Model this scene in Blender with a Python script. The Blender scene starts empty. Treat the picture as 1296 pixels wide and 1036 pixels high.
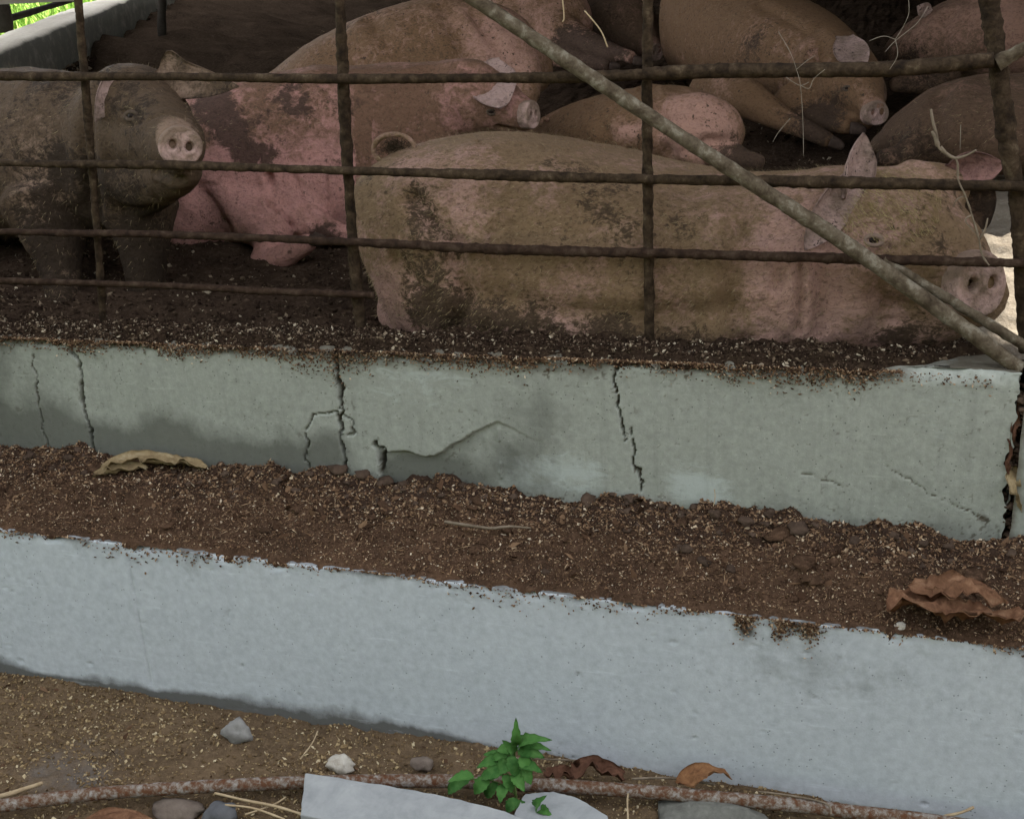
import bpy, math, random
import numpy as np
from mathutils import Vector
from mathutils.bvhtree import BVHTree
from math import sin, cos, pi, radians, sqrt, atan2

random.seed(7)
RNG = np.random.default_rng(11)
SC = bpy.context.scene
COL = SC.collection

# ------------------------------------------------------------------ camera
F, PITCH, YAW, ROLL, CAMZ = 1600.0, radians(22.6), radians(18), radians(2.9), 1.8
IW, IH = 1296.0, 1036.0
fw = Vector((-sin(YAW)*cos(PITCH), cos(YAW)*cos(PITCH), -sin(PITCH)))
rt0 = Vector((cos(YAW), sin(YAW), 0)); up0 = rt0.cross(fw)
RT = rt0*cos(ROLL) - up0*sin(ROLL)
UP = up0*cos(ROLL) + rt0*sin(ROLL)
CAM = Vector((0, 0, CAMZ))
cd = bpy.data.cameras.new('camera'); cam = bpy.data.objects.new('camera', cd); COL.objects.link(cam)
from mathutils import Matrix
m3 = Matrix((RT, UP, -fw)).transposed()
cam.matrix_world = Matrix.Translation(CAM) @ m3.to_4x4()
cd.sensor_fit = 'HORIZONTAL'; cd.sensor_width = 36; cd.lens = 36*F/IW
cd.clip_start = 0.05; cd.clip_end = 2000
SC.camera = cam
# ------------------------------------------------------------------ light
SUN = Vector((0.50, 0.70, 0.56)).normalized()          # towards the sun (behind the shed, right)
w = bpy.data.worlds.new('World'); SC.world = w; w.use_nodes = True
nt = w.node_tree; nt.nodes.clear()
sky = nt.nodes.new('ShaderNodeTexSky'); sky.sky_type = 'NISHITA'; sky.sun_disc = False
sky.sun_elevation = math.asin(SUN.z); sky.sun_rotation = atan2(SUN.x, SUN.y)
sky.dust_density = 3.0; sky.air_density = 1.0; sky.ozone_density = 1.0
bg = nt.nodes.new('ShaderNodeBackground'); bg.inputs[1].default_value = 0.15
wo = nt.nodes.new('ShaderNodeOutputWorld')
hs = nt.nodes.new('ShaderNodeHueSaturation'); hs.inputs['Saturation'].default_value = .14      # thin white cloud over a blue sky
nt.links.new(sky.outputs[0], hs.inputs['Color']); nt.links.new(hs.outputs[0], bg.inputs[0]); nt.links.new(bg.outputs[0], wo.inputs[0])
sl = bpy.data.lights.new('sun', 'SUN'); sl.energy = 4.0; sl.angle = radians(0.6); sl.color = (1, .95, .86)
so = bpy.data.objects.new('sun', sl); COL.objects.link(so)
so.rotation_euler = SUN.to_track_quat('Z', 'Y').to_euler(); so.location = (6, 6, 12)
vs = SC.view_settings; vs.view_transform = 'Standard'; vs.look = 'None'
vs.exposure = 2.42; vs.gamma = 1; vs.use_curve_mapping = False
SC.render.engine = 'CYCLES'
SC.cycles.max_bounces = 8; SC.cycles.diffuse_bounces = 5

# ------------------------------------------------------------------ helpers
def ray(px, py):
    return (fw*F + RT*(px-IW/2) - UP*(py-IH/2)).normalized()
def at(px, py, Y):
    d = ray(px, py); return CAM + d*(Y/d.y)
def onz(px, py, z):
    d = ray(px, py); return CAM + d*((z-CAMZ)/d.z)
def mpp(P):                                               # metres per photo pixel at P
    return (Vector(P)-CAM).dot(fw)/F

def vnoise(p, seed=0):
    p = np.asarray(p, dtype=np.float64); i = np.floor(p).astype(np.int64); f = p-i; f = f*f*(3-2*f)
    def h(a, b, c):
        n = (a*73856093) ^ (b*19349663) ^ (c*83492791) ^ (seed*2654435761)
        n = (n ^ (n >> 13))*1274126177 & 0x7fffffff
        n = (n ^ (n >> 15))*69069 & 0x7fffffff
        return ((n >> 7) & 0xffff)/65535.0
    x, y, z = i[:, 0], i[:, 1], i[:, 2]; fx, fy, fz = f[:, 0], f[:, 1], f[:, 2]
    r = 0
    for a in (0, 1):
        for b in (0, 1):
            for c in (0, 1):
                r = r + h(x+a, y+b, z+c)*(fx if a else 1-fx)*(fy if b else 1-fy)*(fz if c else 1-fz)
    return r-0.5
def fbm(p, s, o=4, seed=0, gain=.5):
    p = np.asarray(p, dtype=np.float64)*s; r = 0; a = 1
    for k in range(o):
        r = r + a*vnoise(p*(2.03**k), seed+k*17); a *= gain
    return r
def sstep(a, b, x):
    t = np.clip((x-a)/(b-a), 0, 1); return t*t*(3-2*t)

def raw(name, V, Fc, mat, smooth=True, attrs=None, parent=None, base=None):
    V = np.asarray(V, dtype=np.float64).reshape(-1, 3)
    if parent is not None: org = Vector(parent.location)
    elif base is not None: org = Vector(base)
    else: org = Vector((V[:, 0].mean(), V[:, 1].mean(), V[:, 2].min()))
    me = bpy.data.meshes.new(name)
    V = V-np.array(org)
    if isinstance(Fc, np.ndarray):
        k = Fc.shape[1]; n = len(Fc)
        me.vertices.add(len(V)); me.vertices.foreach_set('co', V.ravel())
        me.loops.add(n*k); me.loops.foreach_set('vertex_index', Fc.ravel().astype(np.int32))
        me.polygons.add(n); me.polygons.foreach_set('loop_start', np.arange(0, n*k, k, dtype=np.int32))
        me.update(calc_edges=True)
    else:
        me.from_pydata(V.tolist(), [], Fc)
    me.polygons.foreach_set('use_smooth', [smooth]*len(me.polygons))
    if attrs:
        for k, v in attrs.items():
            a = me.attributes.new(k, 'FLOAT', 'POINT'); a.data.foreach_set('value', np.asarray(v, dtype=np.float32))
    me.materials.append(mat); me.validate(); me.update()
    o = bpy.data.objects.new(name, me); COL.objects.link(o)
    if parent is not None: o.parent = parent
    else: o.location = org
    return o
def tag(o, label=None, cat=None, group=None, kind=None):
    if label: o['label'] = label
    if cat: o['category'] = cat
    if group: o['group'] = group
    if kind: o['kind'] = kind
    return o
def empty(name, loc):
    o = bpy.data.objects.new(name, None); o.location = loc; o.empty_display_size = .05; COL.objects.link(o); return o

def gridfaces(nu, nv):
    i = np.arange(nu-1)[:, None]*nv + np.arange(nv-1)[None, :]
    return np.stack([i, i+nv, i+nv+1, i+1], -1).reshape(-1, 4)

def catmull(P, n):
    P = [np.array(p, float) for p in P]; out = []
    for i in range(len(P)-1):
        p0 = P[max(i-1, 0)]; p1 = P[i]; p2 = P[i+1]; p3 = P[min(i+2, len(P)-1)]
        for k in range(n):
            t = k/n
            out.append(.5*((2*p1)+(-p0+p2)*t+(2*p0-5*p1+4*p2-p3)*t*t+(-p0+3*p1-3*p2+p3)*t**3))
    out.append(P[-1]); return np.array(out)

def tube(pts, rad, seg=10, n=8, lump=0.0, lscale=30, seed=0, flat=1.0):
    """closed tube along points; rad a number or a list; lump = relative crust noise"""
    rad = rad if hasattr(rad, '__len__') else [rad]*len(pts)
    C = catmull([list(p)+[r] for p, r in zip(pts, rad)], n)
    P = C[:, :3]; R = C[:, 3]
    T = np.gradient(P, axis=0); T /= np.linalg.norm(T, axis=1)[:, None]+1e-12
    up = np.array([0, 0, 1.]) if abs(T[:, 2]).mean() < .8 else np.array([0, 1., 0])
    S = np.cross(T, up); S /= np.linalg.norm(S, axis=1)[:, None]; U = np.cross(S, T)
    th = np.linspace(0, 2*pi, seg, endpoint=False)
    ring = S[:, None]*np.cos(th)[None, :, None] + flat*U[:, None]*np.sin(th)[None, :, None]
    V = P[:, None]+ring*R[:, None, None]
    V = V.reshape(-1, 3)
    if lump:
        d = ring.reshape(-1, 3)*np.repeat(R, seg)[:, None]
        V = V+d*(lump*2*np.maximum(fbm(V, lscale, 3, seed), -.25))[:, None]
    m = len(P); Fc = []
    for i in range(m-1):
        for j in range(seg):
            a = i*seg+j; b = i*seg+(j+1) % seg
            Fc.append((a, b, b+seg, a+seg))
    V = np.vstack([V, P[0], P[-1]])
    for j in range(seg):
        Fc.append((m*seg, (j+1) % seg, j)); Fc.append((m*seg+1, (m-1)*seg+j, (m-1)*seg+(j+1) % seg))
    return V, Fc
def merge(parts):
    V = []; Fc = []; o = 0
    for v, f in parts:
        V.append(np.asarray(v)); Fc += [tuple(int(i)+o for i in q) for q in f]; o += len(v)
    return np.vstack(V), Fc
def box(x0, x1, y0, y1, z0, z1):
    V = np.array([(x, y, z) for x in (x0, x1) for y in (y0, y1) for z in (z0, z1)], float)
    return V, [(0, 1, 3, 2), (4, 6, 7, 5), (0, 4, 5, 1), (2, 3, 7, 6), (0, 2, 6, 4), (1, 5, 7, 3)]

# ------------------------------------------------------------------ materials
def newmat(name):
    m = bpy.data.materials.new(name); m.use_nodes = True
    t = m.node_tree; b = t.nodes['Principled BSDF']; b.inputs['Specular IOR Level'].default_value = .06
    return m, t, b
def N(t, typ, **kw):
    n = t.nodes.new(typ)
    for k, v in kw.items(): setattr(n, k, v)
    return n
def noise(t, vec, scale, detail=4, rough=.6, dist=0):
    n = N(t, 'ShaderNodeTexNoise'); n.inputs['Scale'].default_value = scale
    n.inputs['Detail'].default_value = detail; n.inputs['Roughness'].default_value = rough; n.inputs['Distortion'].default_value = dist
    t.links.new(vec, n.inputs['Vector']); return n.outputs['Fac']
def ramp(t, fac, stops):
    r = N(t, 'ShaderNodeValToRGB'); e = r.color_ramp.elements
    while len(e) < len(stops): e.new(.5)
    for q, (p, c) in zip(e, stops):
        q.position = p; q.color = (c[0], c[1], c[2], 1) if hasattr(c, '__len__') else (c, c, c, 1)
    t.links.new(fac, r.inputs[0]); return r.outputs[0]
def mix(t, fac, a, b, mode='MIX'):
    n = N(t, 'ShaderNodeMix', data_type='RGBA', blend_type=mode)
    for i, v in ((0, fac), (6, a), (7, b)):
        if hasattr(v, 'is_linked') or hasattr(v, 'links'): t.links.new(v, n.inputs[i])
        elif hasattr(v, '__len__'): n.inputs[i].default_value = (*v[:3], 1)
        else: n.inputs[i].default_value = v
    return n.outputs[2]
def math_(t, op, a, b=0.0, clamp=False):
    n = N(t, 'ShaderNodeMath', operation=op); n.use_clamp = clamp
    for i, v in ((0, a), (1, b)):
        if hasattr(v, 'links'): t.links.new(v, n.inputs[i])
        else: n.inputs[i].default_value = v
    return n.outputs[0]
def attr(t, name):
    n = N(t, 'ShaderNodeAttribute'); n.attribute_name = name; return n.outputs['Fac']
def bump(t, b, h, dist, strength=1.0, prev=None):
    n = N(t, 'ShaderNodeBump'); n.inputs['Distance'].default_value = dist; n.inputs['Strength'].default_value = strength
    t.links.new(h, n.inputs['Height'])
    if prev is not None: t.links.new(prev, n.inputs['Normal'])
    t.links.new(n.outputs[0], b.inputs['Normal']); return n.outputs[0]
def coord(t, scale=None):
    c = N(t, 'ShaderNodeTexCoord').outputs['Object']
    if scale:
        m = N(t, 'ShaderNodeMapping'); m.inputs['Scale'].default_value = scale; t.links.new(c, m.inputs['Vector']); c = m.outputs[0]
    return c
def voro(t, vec, scale, feat='F1', out='Distance', rnd=1.0):
    n = N(t, 'ShaderNodeTexVoronoi', feature=feat); n.inputs['Scale'].default_value = scale
    n.inputs['Randomness'].default_value = rnd; t.links.new(vec, n.inputs['Vector']); return n.outputs[out]

def mat_concrete(name, c1, c2, dirt=(.09, .075, .055), pits=1.0, rough=.85, runs=.35):
    m, t, b = newmat(name); co = coord(t)
    base = mix(t, ramp(t, noise(t, co, 3.2, 6, .62, .4), [(.3, 0), (.7, 1)]), c1, c2)
    fine = noise(t, co, 55, 5, .7)
    base = mix(t, .55, base, ramp(t, fine, [(.25, tuple(x*.72 for x in c1)), (.75, tuple(min(1, x*1.18) for x in c2))]))
    sp = math_(t, 'LESS_THAN', voro(t, co, 70), .13); sg = math_(t, 'GREATER_THAN', noise(t, co, 11, 3), .515)
    base = mix(t, math_(t, 'MULTIPLY', sp, math_(t, 'MULTIPLY', sg, .55*pits)), base, tuple(x*.35 for x in c1))
    sp2 = math_(t, 'LESS_THAN', voro(t, co, 95), .10); sg2 = math_(t, 'GREATER_THAN', noise(t, co, 17, 2), .55)
    base = mix(t, math_(t, 'MULTIPLY', sp2, math_(t, 'MULTIPLY', sg2, .6)), base, (.55, .55, .5))
    # soil stains and dimmed wall tops, from the mesh attribute 'stain' (1 = covered), broken up by noise
    st = math_(t, 'ADD', attr(t, 'stain_dim'), math_(t, 'MULTIPLY', math_(t, 'SUBTRACT', noise(t, co, 24, 6, .7), .5), .9))
    base = mix(t, ramp(t, st, [(.32, 0), (.95, .92)]), base, dirt)
    wl = math_(t, 'ADD', attr(t, 'lime'), math_(t, 'MULTIPLY', math_(t, 'SUBTRACT', noise(t, coord(t, (.5, 1, 1.3)), 26, 7, .78, .8), .54), 2.6))
    wl = math_(t, 'MULTIPLY', wl, ramp(t, attr(t, 'lime'), [(.02, 0), (.25, 1)]))
    base = mix(t, ramp(t, wl, [(.3, 0), (.95, .7)]), base, (.47, .52, .51))
    run = noise(t, coord(t, (1, 1, .07)), 34, 5, .7); base = mix(t, ramp(t, run, [(.5, 0), (.8, runs)]), base, tuple(x*.6 for x in c1))
    scf = noise(t, coord(t, (.12, 1, 1)), 60, 4, .75); base = mix(t, ramp(t, scf, [(.60, 0), (.74, .45)]), base, tuple(min(1, x*1.3) for x in c2))
    gr = math_(t, 'ADD', attr(t, 'damp'), math_(t, 'MULTIPLY', math_(t, 'SUBTRACT', noise(t, co, 9, 6, .75), .5), 1.0))
    base = mix(t, ramp(t, gr, [(.3, 0), (.8, .8)]), base, (.105, .108, .095))
    t.links.new(base, b.inputs['Base Color']); b.inputs['Roughness'].default_value = rough
    h = math_(t, 'ADD', math_(t, 'MULTIPLY', fine, .07), math_(t, 'MULTIPLY', noise(t, co, 260, 3, .6), .35))
    h = math_(t, 'SUBTRACT', h, math_(t, 'MULTIPLY', sp, math_(t, 'MULTIPLY', sg, .35)))
    bump(t, b, h, .0035, .55)
    return m
def mat_dirt(name, a, bcol, c, s=1.0, rough=.95, wetcol=(.04, .026, .02)):
    m, t, b = newmat(name); b.inputs['Specular IOR Level'].default_value = 0; co = coord(t); wet = attr(t, 'wet')
    n1 = noise(t, co, 9*s, 6, .7); n2 = noise(t, co, 70*s, 5, .75)
    col = mix(t, ramp(t, n1, [(.35, 0), (.65, 1)]), a, bcol)
    col = mix(t, ramp(t, n2, [(.48, 0), (.75, .8)]), col, c)
    wf = math_(t, 'ADD', wet, math_(t, 'MULTIPLY', math_(t, 'SUBTRACT', noise(t, co, 14*s, 6, .7), .5), 1.1))
    col = mix(t, math_(t, 'MULTIPLY', ramp(t, wf, [(.3, 0), (.75, .85)]), math_(t, 'GREATER_THAN', wet, .001)), col, wetcol)
    t.links.new(col, b.inputs['Base Color']); b.inputs['Roughness'].default_value = rough
    h = math_(t, 'ADD', n2, math_(t, 'MULTIPLY', noise(t, co, 220*s, 3, .7), .5)); bump(t, b, h, .01, .8)
    return m
def mat_island(name, stops, rough=.85):
    m, t, b = newmat(name); b.inputs['Specular IOR Level'].default_value = 0; g = N(t, 'ShaderNodeNewGeometry')
    t.links.new(ramp(t, g.outputs['Random Per Island'], stops), b.inputs['Base Color']); b.inputs['Roughness'].default_value = rough
    return m
def mat_noise(name, stops, scale, rough=.8, bdist=.003, stretch=None, metal=0):
    m, t, b = newmat(name); co = coord(t, stretch)
    n = noise(t, co, scale, 6, .7, .3); t.links.new(ramp(t, n, stops), b.inputs['Base Color'])
    b.inputs['Roughness'].default_value = rough; b.inputs['Metallic'].default_value = metal
    bump(t, b, noise(t, co, scale*3, 5, .7), bdist, .8)
    return m
def mat_skin(name, pink, mud, dark, streak=1.0, speck=.5):
    m, t, b = newmat(name); co = coord(t)
    cs = coord(t, (30, 30, 90))
    n1 = noise(t, co, 7, 6, .68, .5); n2 = noise(t, co, 34, 6, .72, .6)
    stk = noise(t, coord(t, (.5, 1, .8)), 80, 5, .75, 1.2)
    f = math_(t, 'ADD', attr(t, 'mud'), math_(t, 'MULTIPLY', math_(t, 'SUBTRACT', n1, .5), .9))
    f = math_(t, 'ADD', f, math_(t, 'MULTIPLY', math_(t, 'SUBTRACT', n2, .5), 1.3))
    f = math_(t, 'ADD', f, math_(t, 'MULTIPLY', math_(t, 'SUBTRACT', stk, .5), .9*streak))
    pk = mix(t, ramp(t, n2, [(.35, 0), (.7, 1)]), pink, tuple(x*y for x, y in zip(pink, (1.15, 1.12, 1.08))))
    col = mix(t, ramp(t, f, [(.16, 0), (.64, 1)]), pk, mud)
    f2 = math_(t, 'ADD', attr(t, 'crust'), math_(t, 'MULTIPLY', math_(t, 'SUBTRACT', n2, .5), 1.2))
    f2 = math_(t, 'ADD', f2, math_(t, 'MULTIPLY', math_(t, 'SUBTRACT', stk, .5), 1.3*streak))
    col = mix(t, ramp(t, f2, [(.40, 0), (.66, .92)]), col, dark)
    sp = math_(t, 'MULTIPLY', ramp(t, noise(t, co, 62, 3, .7), [(.60, 0), (.66, 1)]), ramp(t, noise(t, co, 12, 3), [(.50-.08*speck, 0), (.62-.08*speck, 1)]))
    col = mix(t, math_(t, 'MULTIPLY', sp, speck), col, dark)
    n3 = noise(t, coord(t, (.7, 1, .9)), 120, 4, .75, .6)
    col = mix(t, 1.0, col, ramp(t, n3, [(.30, .50), (.5, .98), (.68, 1.0)]), 'MULTIPLY')
    t.links.new(col, b.inputs['Base Color']); b.inputs['Roughness'].default_value = .72
    b.inputs['Specular IOR Level'].default_value = .12
    h = math_(t, 'ADD', math_(t, 'MULTIPLY', n2, .7), math_(t, 'ADD', math_(t, 'MULTIPLY', stk, .5), math_(t, 'MULTIPLY', f2, .25)))
    h = math_(t, 'SUBTRACT', h, math_(t, 'MULTIPLY', noise(t, co, 200, 3, .6), -.25))
    bump(t, b, h, .010, .9)
    return m

M = {}
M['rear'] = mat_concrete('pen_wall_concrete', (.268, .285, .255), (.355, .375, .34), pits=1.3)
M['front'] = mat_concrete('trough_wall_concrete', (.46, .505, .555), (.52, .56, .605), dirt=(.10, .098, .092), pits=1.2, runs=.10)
M['ledge'] = mat_concrete('side_wall_concrete', (.60, .54, .45), (.70, .64, .55))
M['soil'] = mat_dirt('soil', (.15, .103, .063), (.095, .066, .042), (.23, .165, .10), wetcol=(.15, .135, .125))
M['manure'] = mat_dirt('manure', (.098, .058, .037), (.045, .028, .019), (.17, .105, .068))
M['crust'] = mat_dirt('bedding_crust_mud', (.042, .027, .019), (.022, .015, .011), (.085, .058, .038))
M['dung'] = mat_dirt('dark_dung', (.06, .041, .029), (.034, .024, .017), (.10, .072, .05))
M['floor'] = mat_dirt('pen_floor_mud', (.06, .04, .028), (.028, .019, .014), (.12, .085, .06))
M['grain'] = mat_island('grain_husks', [(0, (.09, .06, .034)), (.4, (.16, .108, .058)), (.65, (.24, .17, .092)), (.88, (.36, .275, .155)), (1, (.52, .44, .30))])
M['crumb'] = mat_island('manure_crumbs', [(0, (.04, .022, .014)), (.35, (.095, .058, .038)), (.7, (.19, .115, .068)), (.90, (.29, .20, .125)), (.96, (.44, .34, .23)), (1, (.56, .47, .36))])
M['crumbg'] = mat_island('bedding_crumbs', [(0, (.018, .012, .009)), (.55, (.045, .03, .021)), (.82, (.10, .07, .048)), (.94, (.22, .17, .12)), (1, (.42, .36, .27))])
M['fragment'] = mat_island('leaf_fragment', [(0, (.035, .02, .013)), (.6, (.09, .052, .032)), (1, (.20, .125, .075))])
M['clod'] = mat_noise('manure_clod_skin', [(.3, (.04, .027, .02)), (.7, (.10, .068, .05))], 18, .95, .006)
M['rail'] = mat_noise('mud_crusted_rail', [(.3, (.014, .010, .008)), (.46, (.034, .023, .015)), (.6, (.064, .044, .028)), (.7, (.11, .083, .055)), (.8, (.028, .02, .015))], 38, .9, .006)
M['raild'] = mat_noise('rusty_rail', [(.3, (.015, .010, .008)), (.5, (.038, .023, .016)), (.75, (.085, .06, .043))], 40, .9, .006)
M['pipe'] = mat_noise('weathered_pipe', [(.28, (.03, .022, .015)), (.42, (.07, .053, .036)), (.54, (.115, .093, .066)), (.64, (.20, .178, .14)), (.74, (.045, .033, .022))], 30, .85, .004)
M['rust'] = mat_noise('rusty_galvanised_pipe', [(.40, (.10, .045, .024)), (.48, (.125, .08, .056)), (.55, (.19, .155, .13)), (.66, (.27, .255, .24))], 75, .75, .0015)
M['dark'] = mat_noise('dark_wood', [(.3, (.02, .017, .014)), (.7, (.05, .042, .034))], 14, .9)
M['beam'] = mat_noise('pale_beam', [(.3, (.30, .27, .22)), (.7, (.42, .38, .32))], 12, .8)
M['roof'] = mat_noise('old_roof_sheet', [(.3, (.05, .04, .032)), (.7, (.10, .085, .07))], 3, .7)
M['stone'] = mat_noise('grey_stone', [(.3, (.16, .155, .15)), (.7, (.27, .265, .25))], 16, .9)
M['stonep'] = mat_noise('pale_stone', [(.3, (.22, .19, .15)), (.5, (.42, .39, .34)), (.7, (.52, .50, .46))], 26, .9)
M['stoned'] = mat_noise('dark_stone', [(.3, (.075, .078, .085)), (.7, (.12, .122, .13))], 16, .85)
M['stoneb'] = mat_noise('brown_stone', [(.3, (.11, .085, .07)), (.7, (.19, .155, .13))], 20, .9)
M['slab'] = mat_noise('cement_slab', [(.3, (.22, .232, .24)), (.5, (.28, .292, .30)), (.7, (.33, .342, .345))], 16, .85, .0015)
M['eye'] = newmat('eye_dark')[0]; M['eye'].node_tree.nodes['Principled BSDF'].inputs['Base Color'].default_value = (.018, .012, .01, 1); M['eye'].node_tree.nodes['Principled BSDF'].inputs['Roughness'].default_value = .12
M['sclera'] = mat_noise('eye_rim', [(.3, (.30, .21, .19)), (.7, (.42, .32, .30))], 60, .4)
M['lidmud'] = mat_noise('muddy_eyelid', [(.3, (.06, .044, .033)), (.7, (.12, .088, .066))], 40, .7)
M['lid'] = mat_noise('eyelid_skin', [(.3, (.17, .12, .09)), (.7, (.27, .19, .16))], 40, .7)
M['hoof'] = mat_noise('hoof_horn', [(.3, (.03, .02, .016)), (.7, (.085, .06, .048))], 30, .6)
M['hair'] = mat_island('bristle', [(0, (.13, .09, .05)), (.5, (.26, .19, .11)), (1, (.42, .34, .21))], .5)
M['hairy'] = mat_island('yellow_bristle', [(0, (.20, .145, .065)), (.5, (.31, .24, .11)), (1, (.42, .35, .2))], .5)
M['leaftan'] = mat_noise('tan_leaf', [(.3, (.13, .09, .05)), (.52, (.24, .18, .10)), (.72, (.34, .28, .18))], 26, .8, .004)
M['leafbrown'] = mat_noise('brown_leaf', [(.3, (.075, .036, .021)), (.52, (.165, .085, .049)), (.72, (.28, .165, .10))], 26, .8, .005)
M['leaforange'] = mat_noise('orange_leaf', [(.3, (.10, .045, .022)), (.52, (.21, .105, .05)), (.72, (.30, .165, .085))], 28, .7, .003)
M['leafdark'] = mat_noise('dark_leaf', [(.3, (.06, .028, .018)), (.7, (.14, .07, .045))], 18, .8, .004)
M['straw'] = mat_noise('straw', [(.3, (.26, .19, .11)), (.7, (.44, .35, .23))], 30, .7, .001)
M['vine'] = mat_noise('dry_vine_bark', [(.3, (.10, .078, .055)), (.7, (.23, .185, .14))], 40, .85, .002)
M['web'] = mat_noise('web_thread', [(.3, (.20, .17, .14)), (.7, (.32, .28, .23))], 30, .6, .0005)
M['sunpatch_flakes'] = mat_island('sunpatch_bedding', [(0, (.10, .075, .05)), (.5, (.25, .215, .165)), (1, (.36, .32, .27))])  # bedding tone paled so the sunlit floor patch reads brighter
M['sunpatch_bed'] = mat_dirt('sunpatch_bedding_bed', (.25, .215, .17), (.18, .15, .115), (.34, .30, .25))
M['sky_screen'] = mat_island('sky_screen_leaf', [(0, (.03, .055, .016)), (.6, (.05, .085, .025)), (1, (.09, .12, .04))])
M['tuft'] = mat_island('dark_tuft', [(0, (.03, .022, .015)), (1, (.09, .065, .045))])
def mat_leafgreen():
    m, t, b = newmat('green_leaf'); co = coord(t)
    g = N(t, 'ShaderNodeObjectInfo').outputs['Random']
    c = mix(t, g, (.03, .095, .022), (.065, .17, .04)); c = mix(t, ramp(t, noise(t, co, 60, 4), [(.4, 0), (.7, .6)]), c, (.09, .19, .055))
    t.links.new(c, b.inputs['Base Color']); b.inputs['Roughness'].default_value = .55
    b.inputs['Subsurface Weight'].default_value = 0.0
    bump(t, b, noise(t, co, 90, 3), .002, .6)
    return m
M['leaf'] = mat_leafgreen()
M['stem'] = mat_noise('plant_stem', [(.3, (.07, .12, .03)), (.7, (.13, .17, .06))], 40, .6, .001)
M['grass'] = mat_island('grass_blades', [(0, (.10, .19, .03)), (.5, (.17, .28, .05)), (1, (.30, .38, .12))], .6)
M['lawn'] = mat_dirt('lawn_soil', (.15, .24, .05), (.11, .19, .04), (.26, .31, .11), .3)

# ------------------------------------------------------------------ large structure
YF, YR = 2.237, 2.600           # front faces of the trough wall and of the pen wall
ZF = .402
def ztop(x): return .818+.024*x
FLOOR = .772
def sheet(name, xs, ys, zf, mat, kind='structure', attrs=None, label=None):
    X, Yg = np.meshgrid(xs, ys, indexing='ij'); Z = zf(X.ravel(), Yg.ravel())
    V = np.stack([X.ravel(), Yg.ravel(), Z], 1)
    o = raw(name, V, gridfaces(len(xs), len(ys)), mat, attrs=attrs(V) if attrs else None)
    tag(o, label, None, None, kind); return o
# ground: one wide sheet, a detailed patch of trodden soil in front of the trough
def zg(x, y):
    P = np.stack([x, y, 0*x], 1)
    z = -.028+.018*fbm(P, 7, 4, 3)+.010*fbm(P, 45, 3, 8)
    e = np.minimum(np.minimum(x+3.2, 1.4-x), y-1.2); return z-.08*(1-sstep(0, .15, e))
raw('ground', [(-400, -400, -.055), (400, -400, -.055), (400, 400, -.055), (-400, 400, -.055)], [(0, 1, 2, 3)], M['soil'])['kind'] = 'structure'
sheet('soil_path', np.arange(-3.2, 1.4, .008), np.arange(1.2, YF+.03, .008), zg, M['soil'], attrs=lambda V: {'wet': .62*np.exp(-((V[:, 0]+1.72)**2+((V[:, 1]-1.93)*1.2)**2)/.16**2)+.75*np.exp(-((V[:, 0]+1.3)**2/.25**2+(V[:, 1]-1.76)**2/.06**2))})
# (lawn: built with the side wall)

def projx(V):
    D = V-np.array(CAM); w_ = D@np.array(fw)
    return np.stack([IW/2+F*(D@np.array(RT))/w_, IH/2-F*(D@np.array(UP))/w_], 1)
def segdist(Q, a, b):
    a = np.array(a, float); b = np.array(b, float); d = b-a; t = np.clip(((Q-a)@d)/(d@d), 0, 1)
    return np.linalg.norm(Q-(a+t[:, None]*d), axis=1)
def wallgrid(x0, x1, step, ybase, ytopf, zb, ztf, depth, r):
    """front face, rounded upper edge and top of a low wall as one grid; returns verts and (x, s) info"""
    xs = np.arange(x0, x1+1e-6, step); nz = 110
    path = []
    zs = np.linspace(0, 1, nz)
    for t_ in zs: path.append(('f', t_))
    for k in range(1, 7): path.append(('r', k/6*pi/2))
    for k in range(1, 14): path.append(('t', k/13))
    V = []
    zt = ztf(xs)
    for kind, t_ in path:
        if kind == 'f': V.append(np.stack([xs, 0*xs+ybase, zb+(zt-r-zb)*t_], 1))
        elif kind == 'r': V.append(np.stack([xs, 0*xs+ybase+r-r*cos(t_), zt-r+r*sin(t_)], 1))
        else: V.append(np.stack([xs, 0*xs+ybase+r+(depth-r)*t_, zt], 1))
    V = np.stack(V, 1)
    return V.reshape(-1, 3), gridfaces(len(xs), len(path)), len(xs), len(path)
def pxl(pts, Y): return [(lambda p: (p.x, p.z))(at(px, py, Y)) for px, py in pts]

# pen wall (rear of the trough) with its cracks and broken render
XE = at(1285, 560, YR).x
V, Fc, nx, ns = wallgrid(-2.75, XE, .0036, YR, None, .36, ztop, .125, .014)
Q = V[:, [0, 2]].copy()
cr = {}
CRK = [([(83, 418), (93, 450), (103, 465), (104, 490), (107, 530), (113, 545), (122, 580)], .0050, .035),
       ([(420, 432), (425, 455), (428, 480), (432, 515), (430, 540), (434, 565), (434, 602)], .0042, .03),
       ([(427, 470), (434, 500), (427, 520)], .0025, .015),
       ([(395, 525), (425, 523), (432, 545)], .0025, .015), ([(395, 527), (388, 545), (388, 580), (396, 600)], .0022, .012),
       ([(432, 525), (448, 535), (448, 550), (436, 553)], .0022, .012),
       ([(780, 458), (777, 490), (783, 520), (788, 545), (790, 562)], .0030, .022),
       ([(800, 543), (804, 560), (802, 580), (811, 610), (808, 640)], .0026, .02),
       ([(476, 562), (487, 571), (484, 590), (480, 600)], .0055, .03),
       ([(40, 450), (45, 490), (52, 530), (62, 570)], .0022, .008),
       ([(1120, 590), (1190, 630), (1250, 662)], .0014, .003), ([(1010, 600), (1080, 618)], .001, .003)]
jit = np.stack([fbm(V, 45, 3, 71), fbm(V, 45, 3, 99)], 1)*.014
halo = np.zeros(len(V)); crack = np.zeros(len(V)); cdep = np.zeros(len(V))
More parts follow.
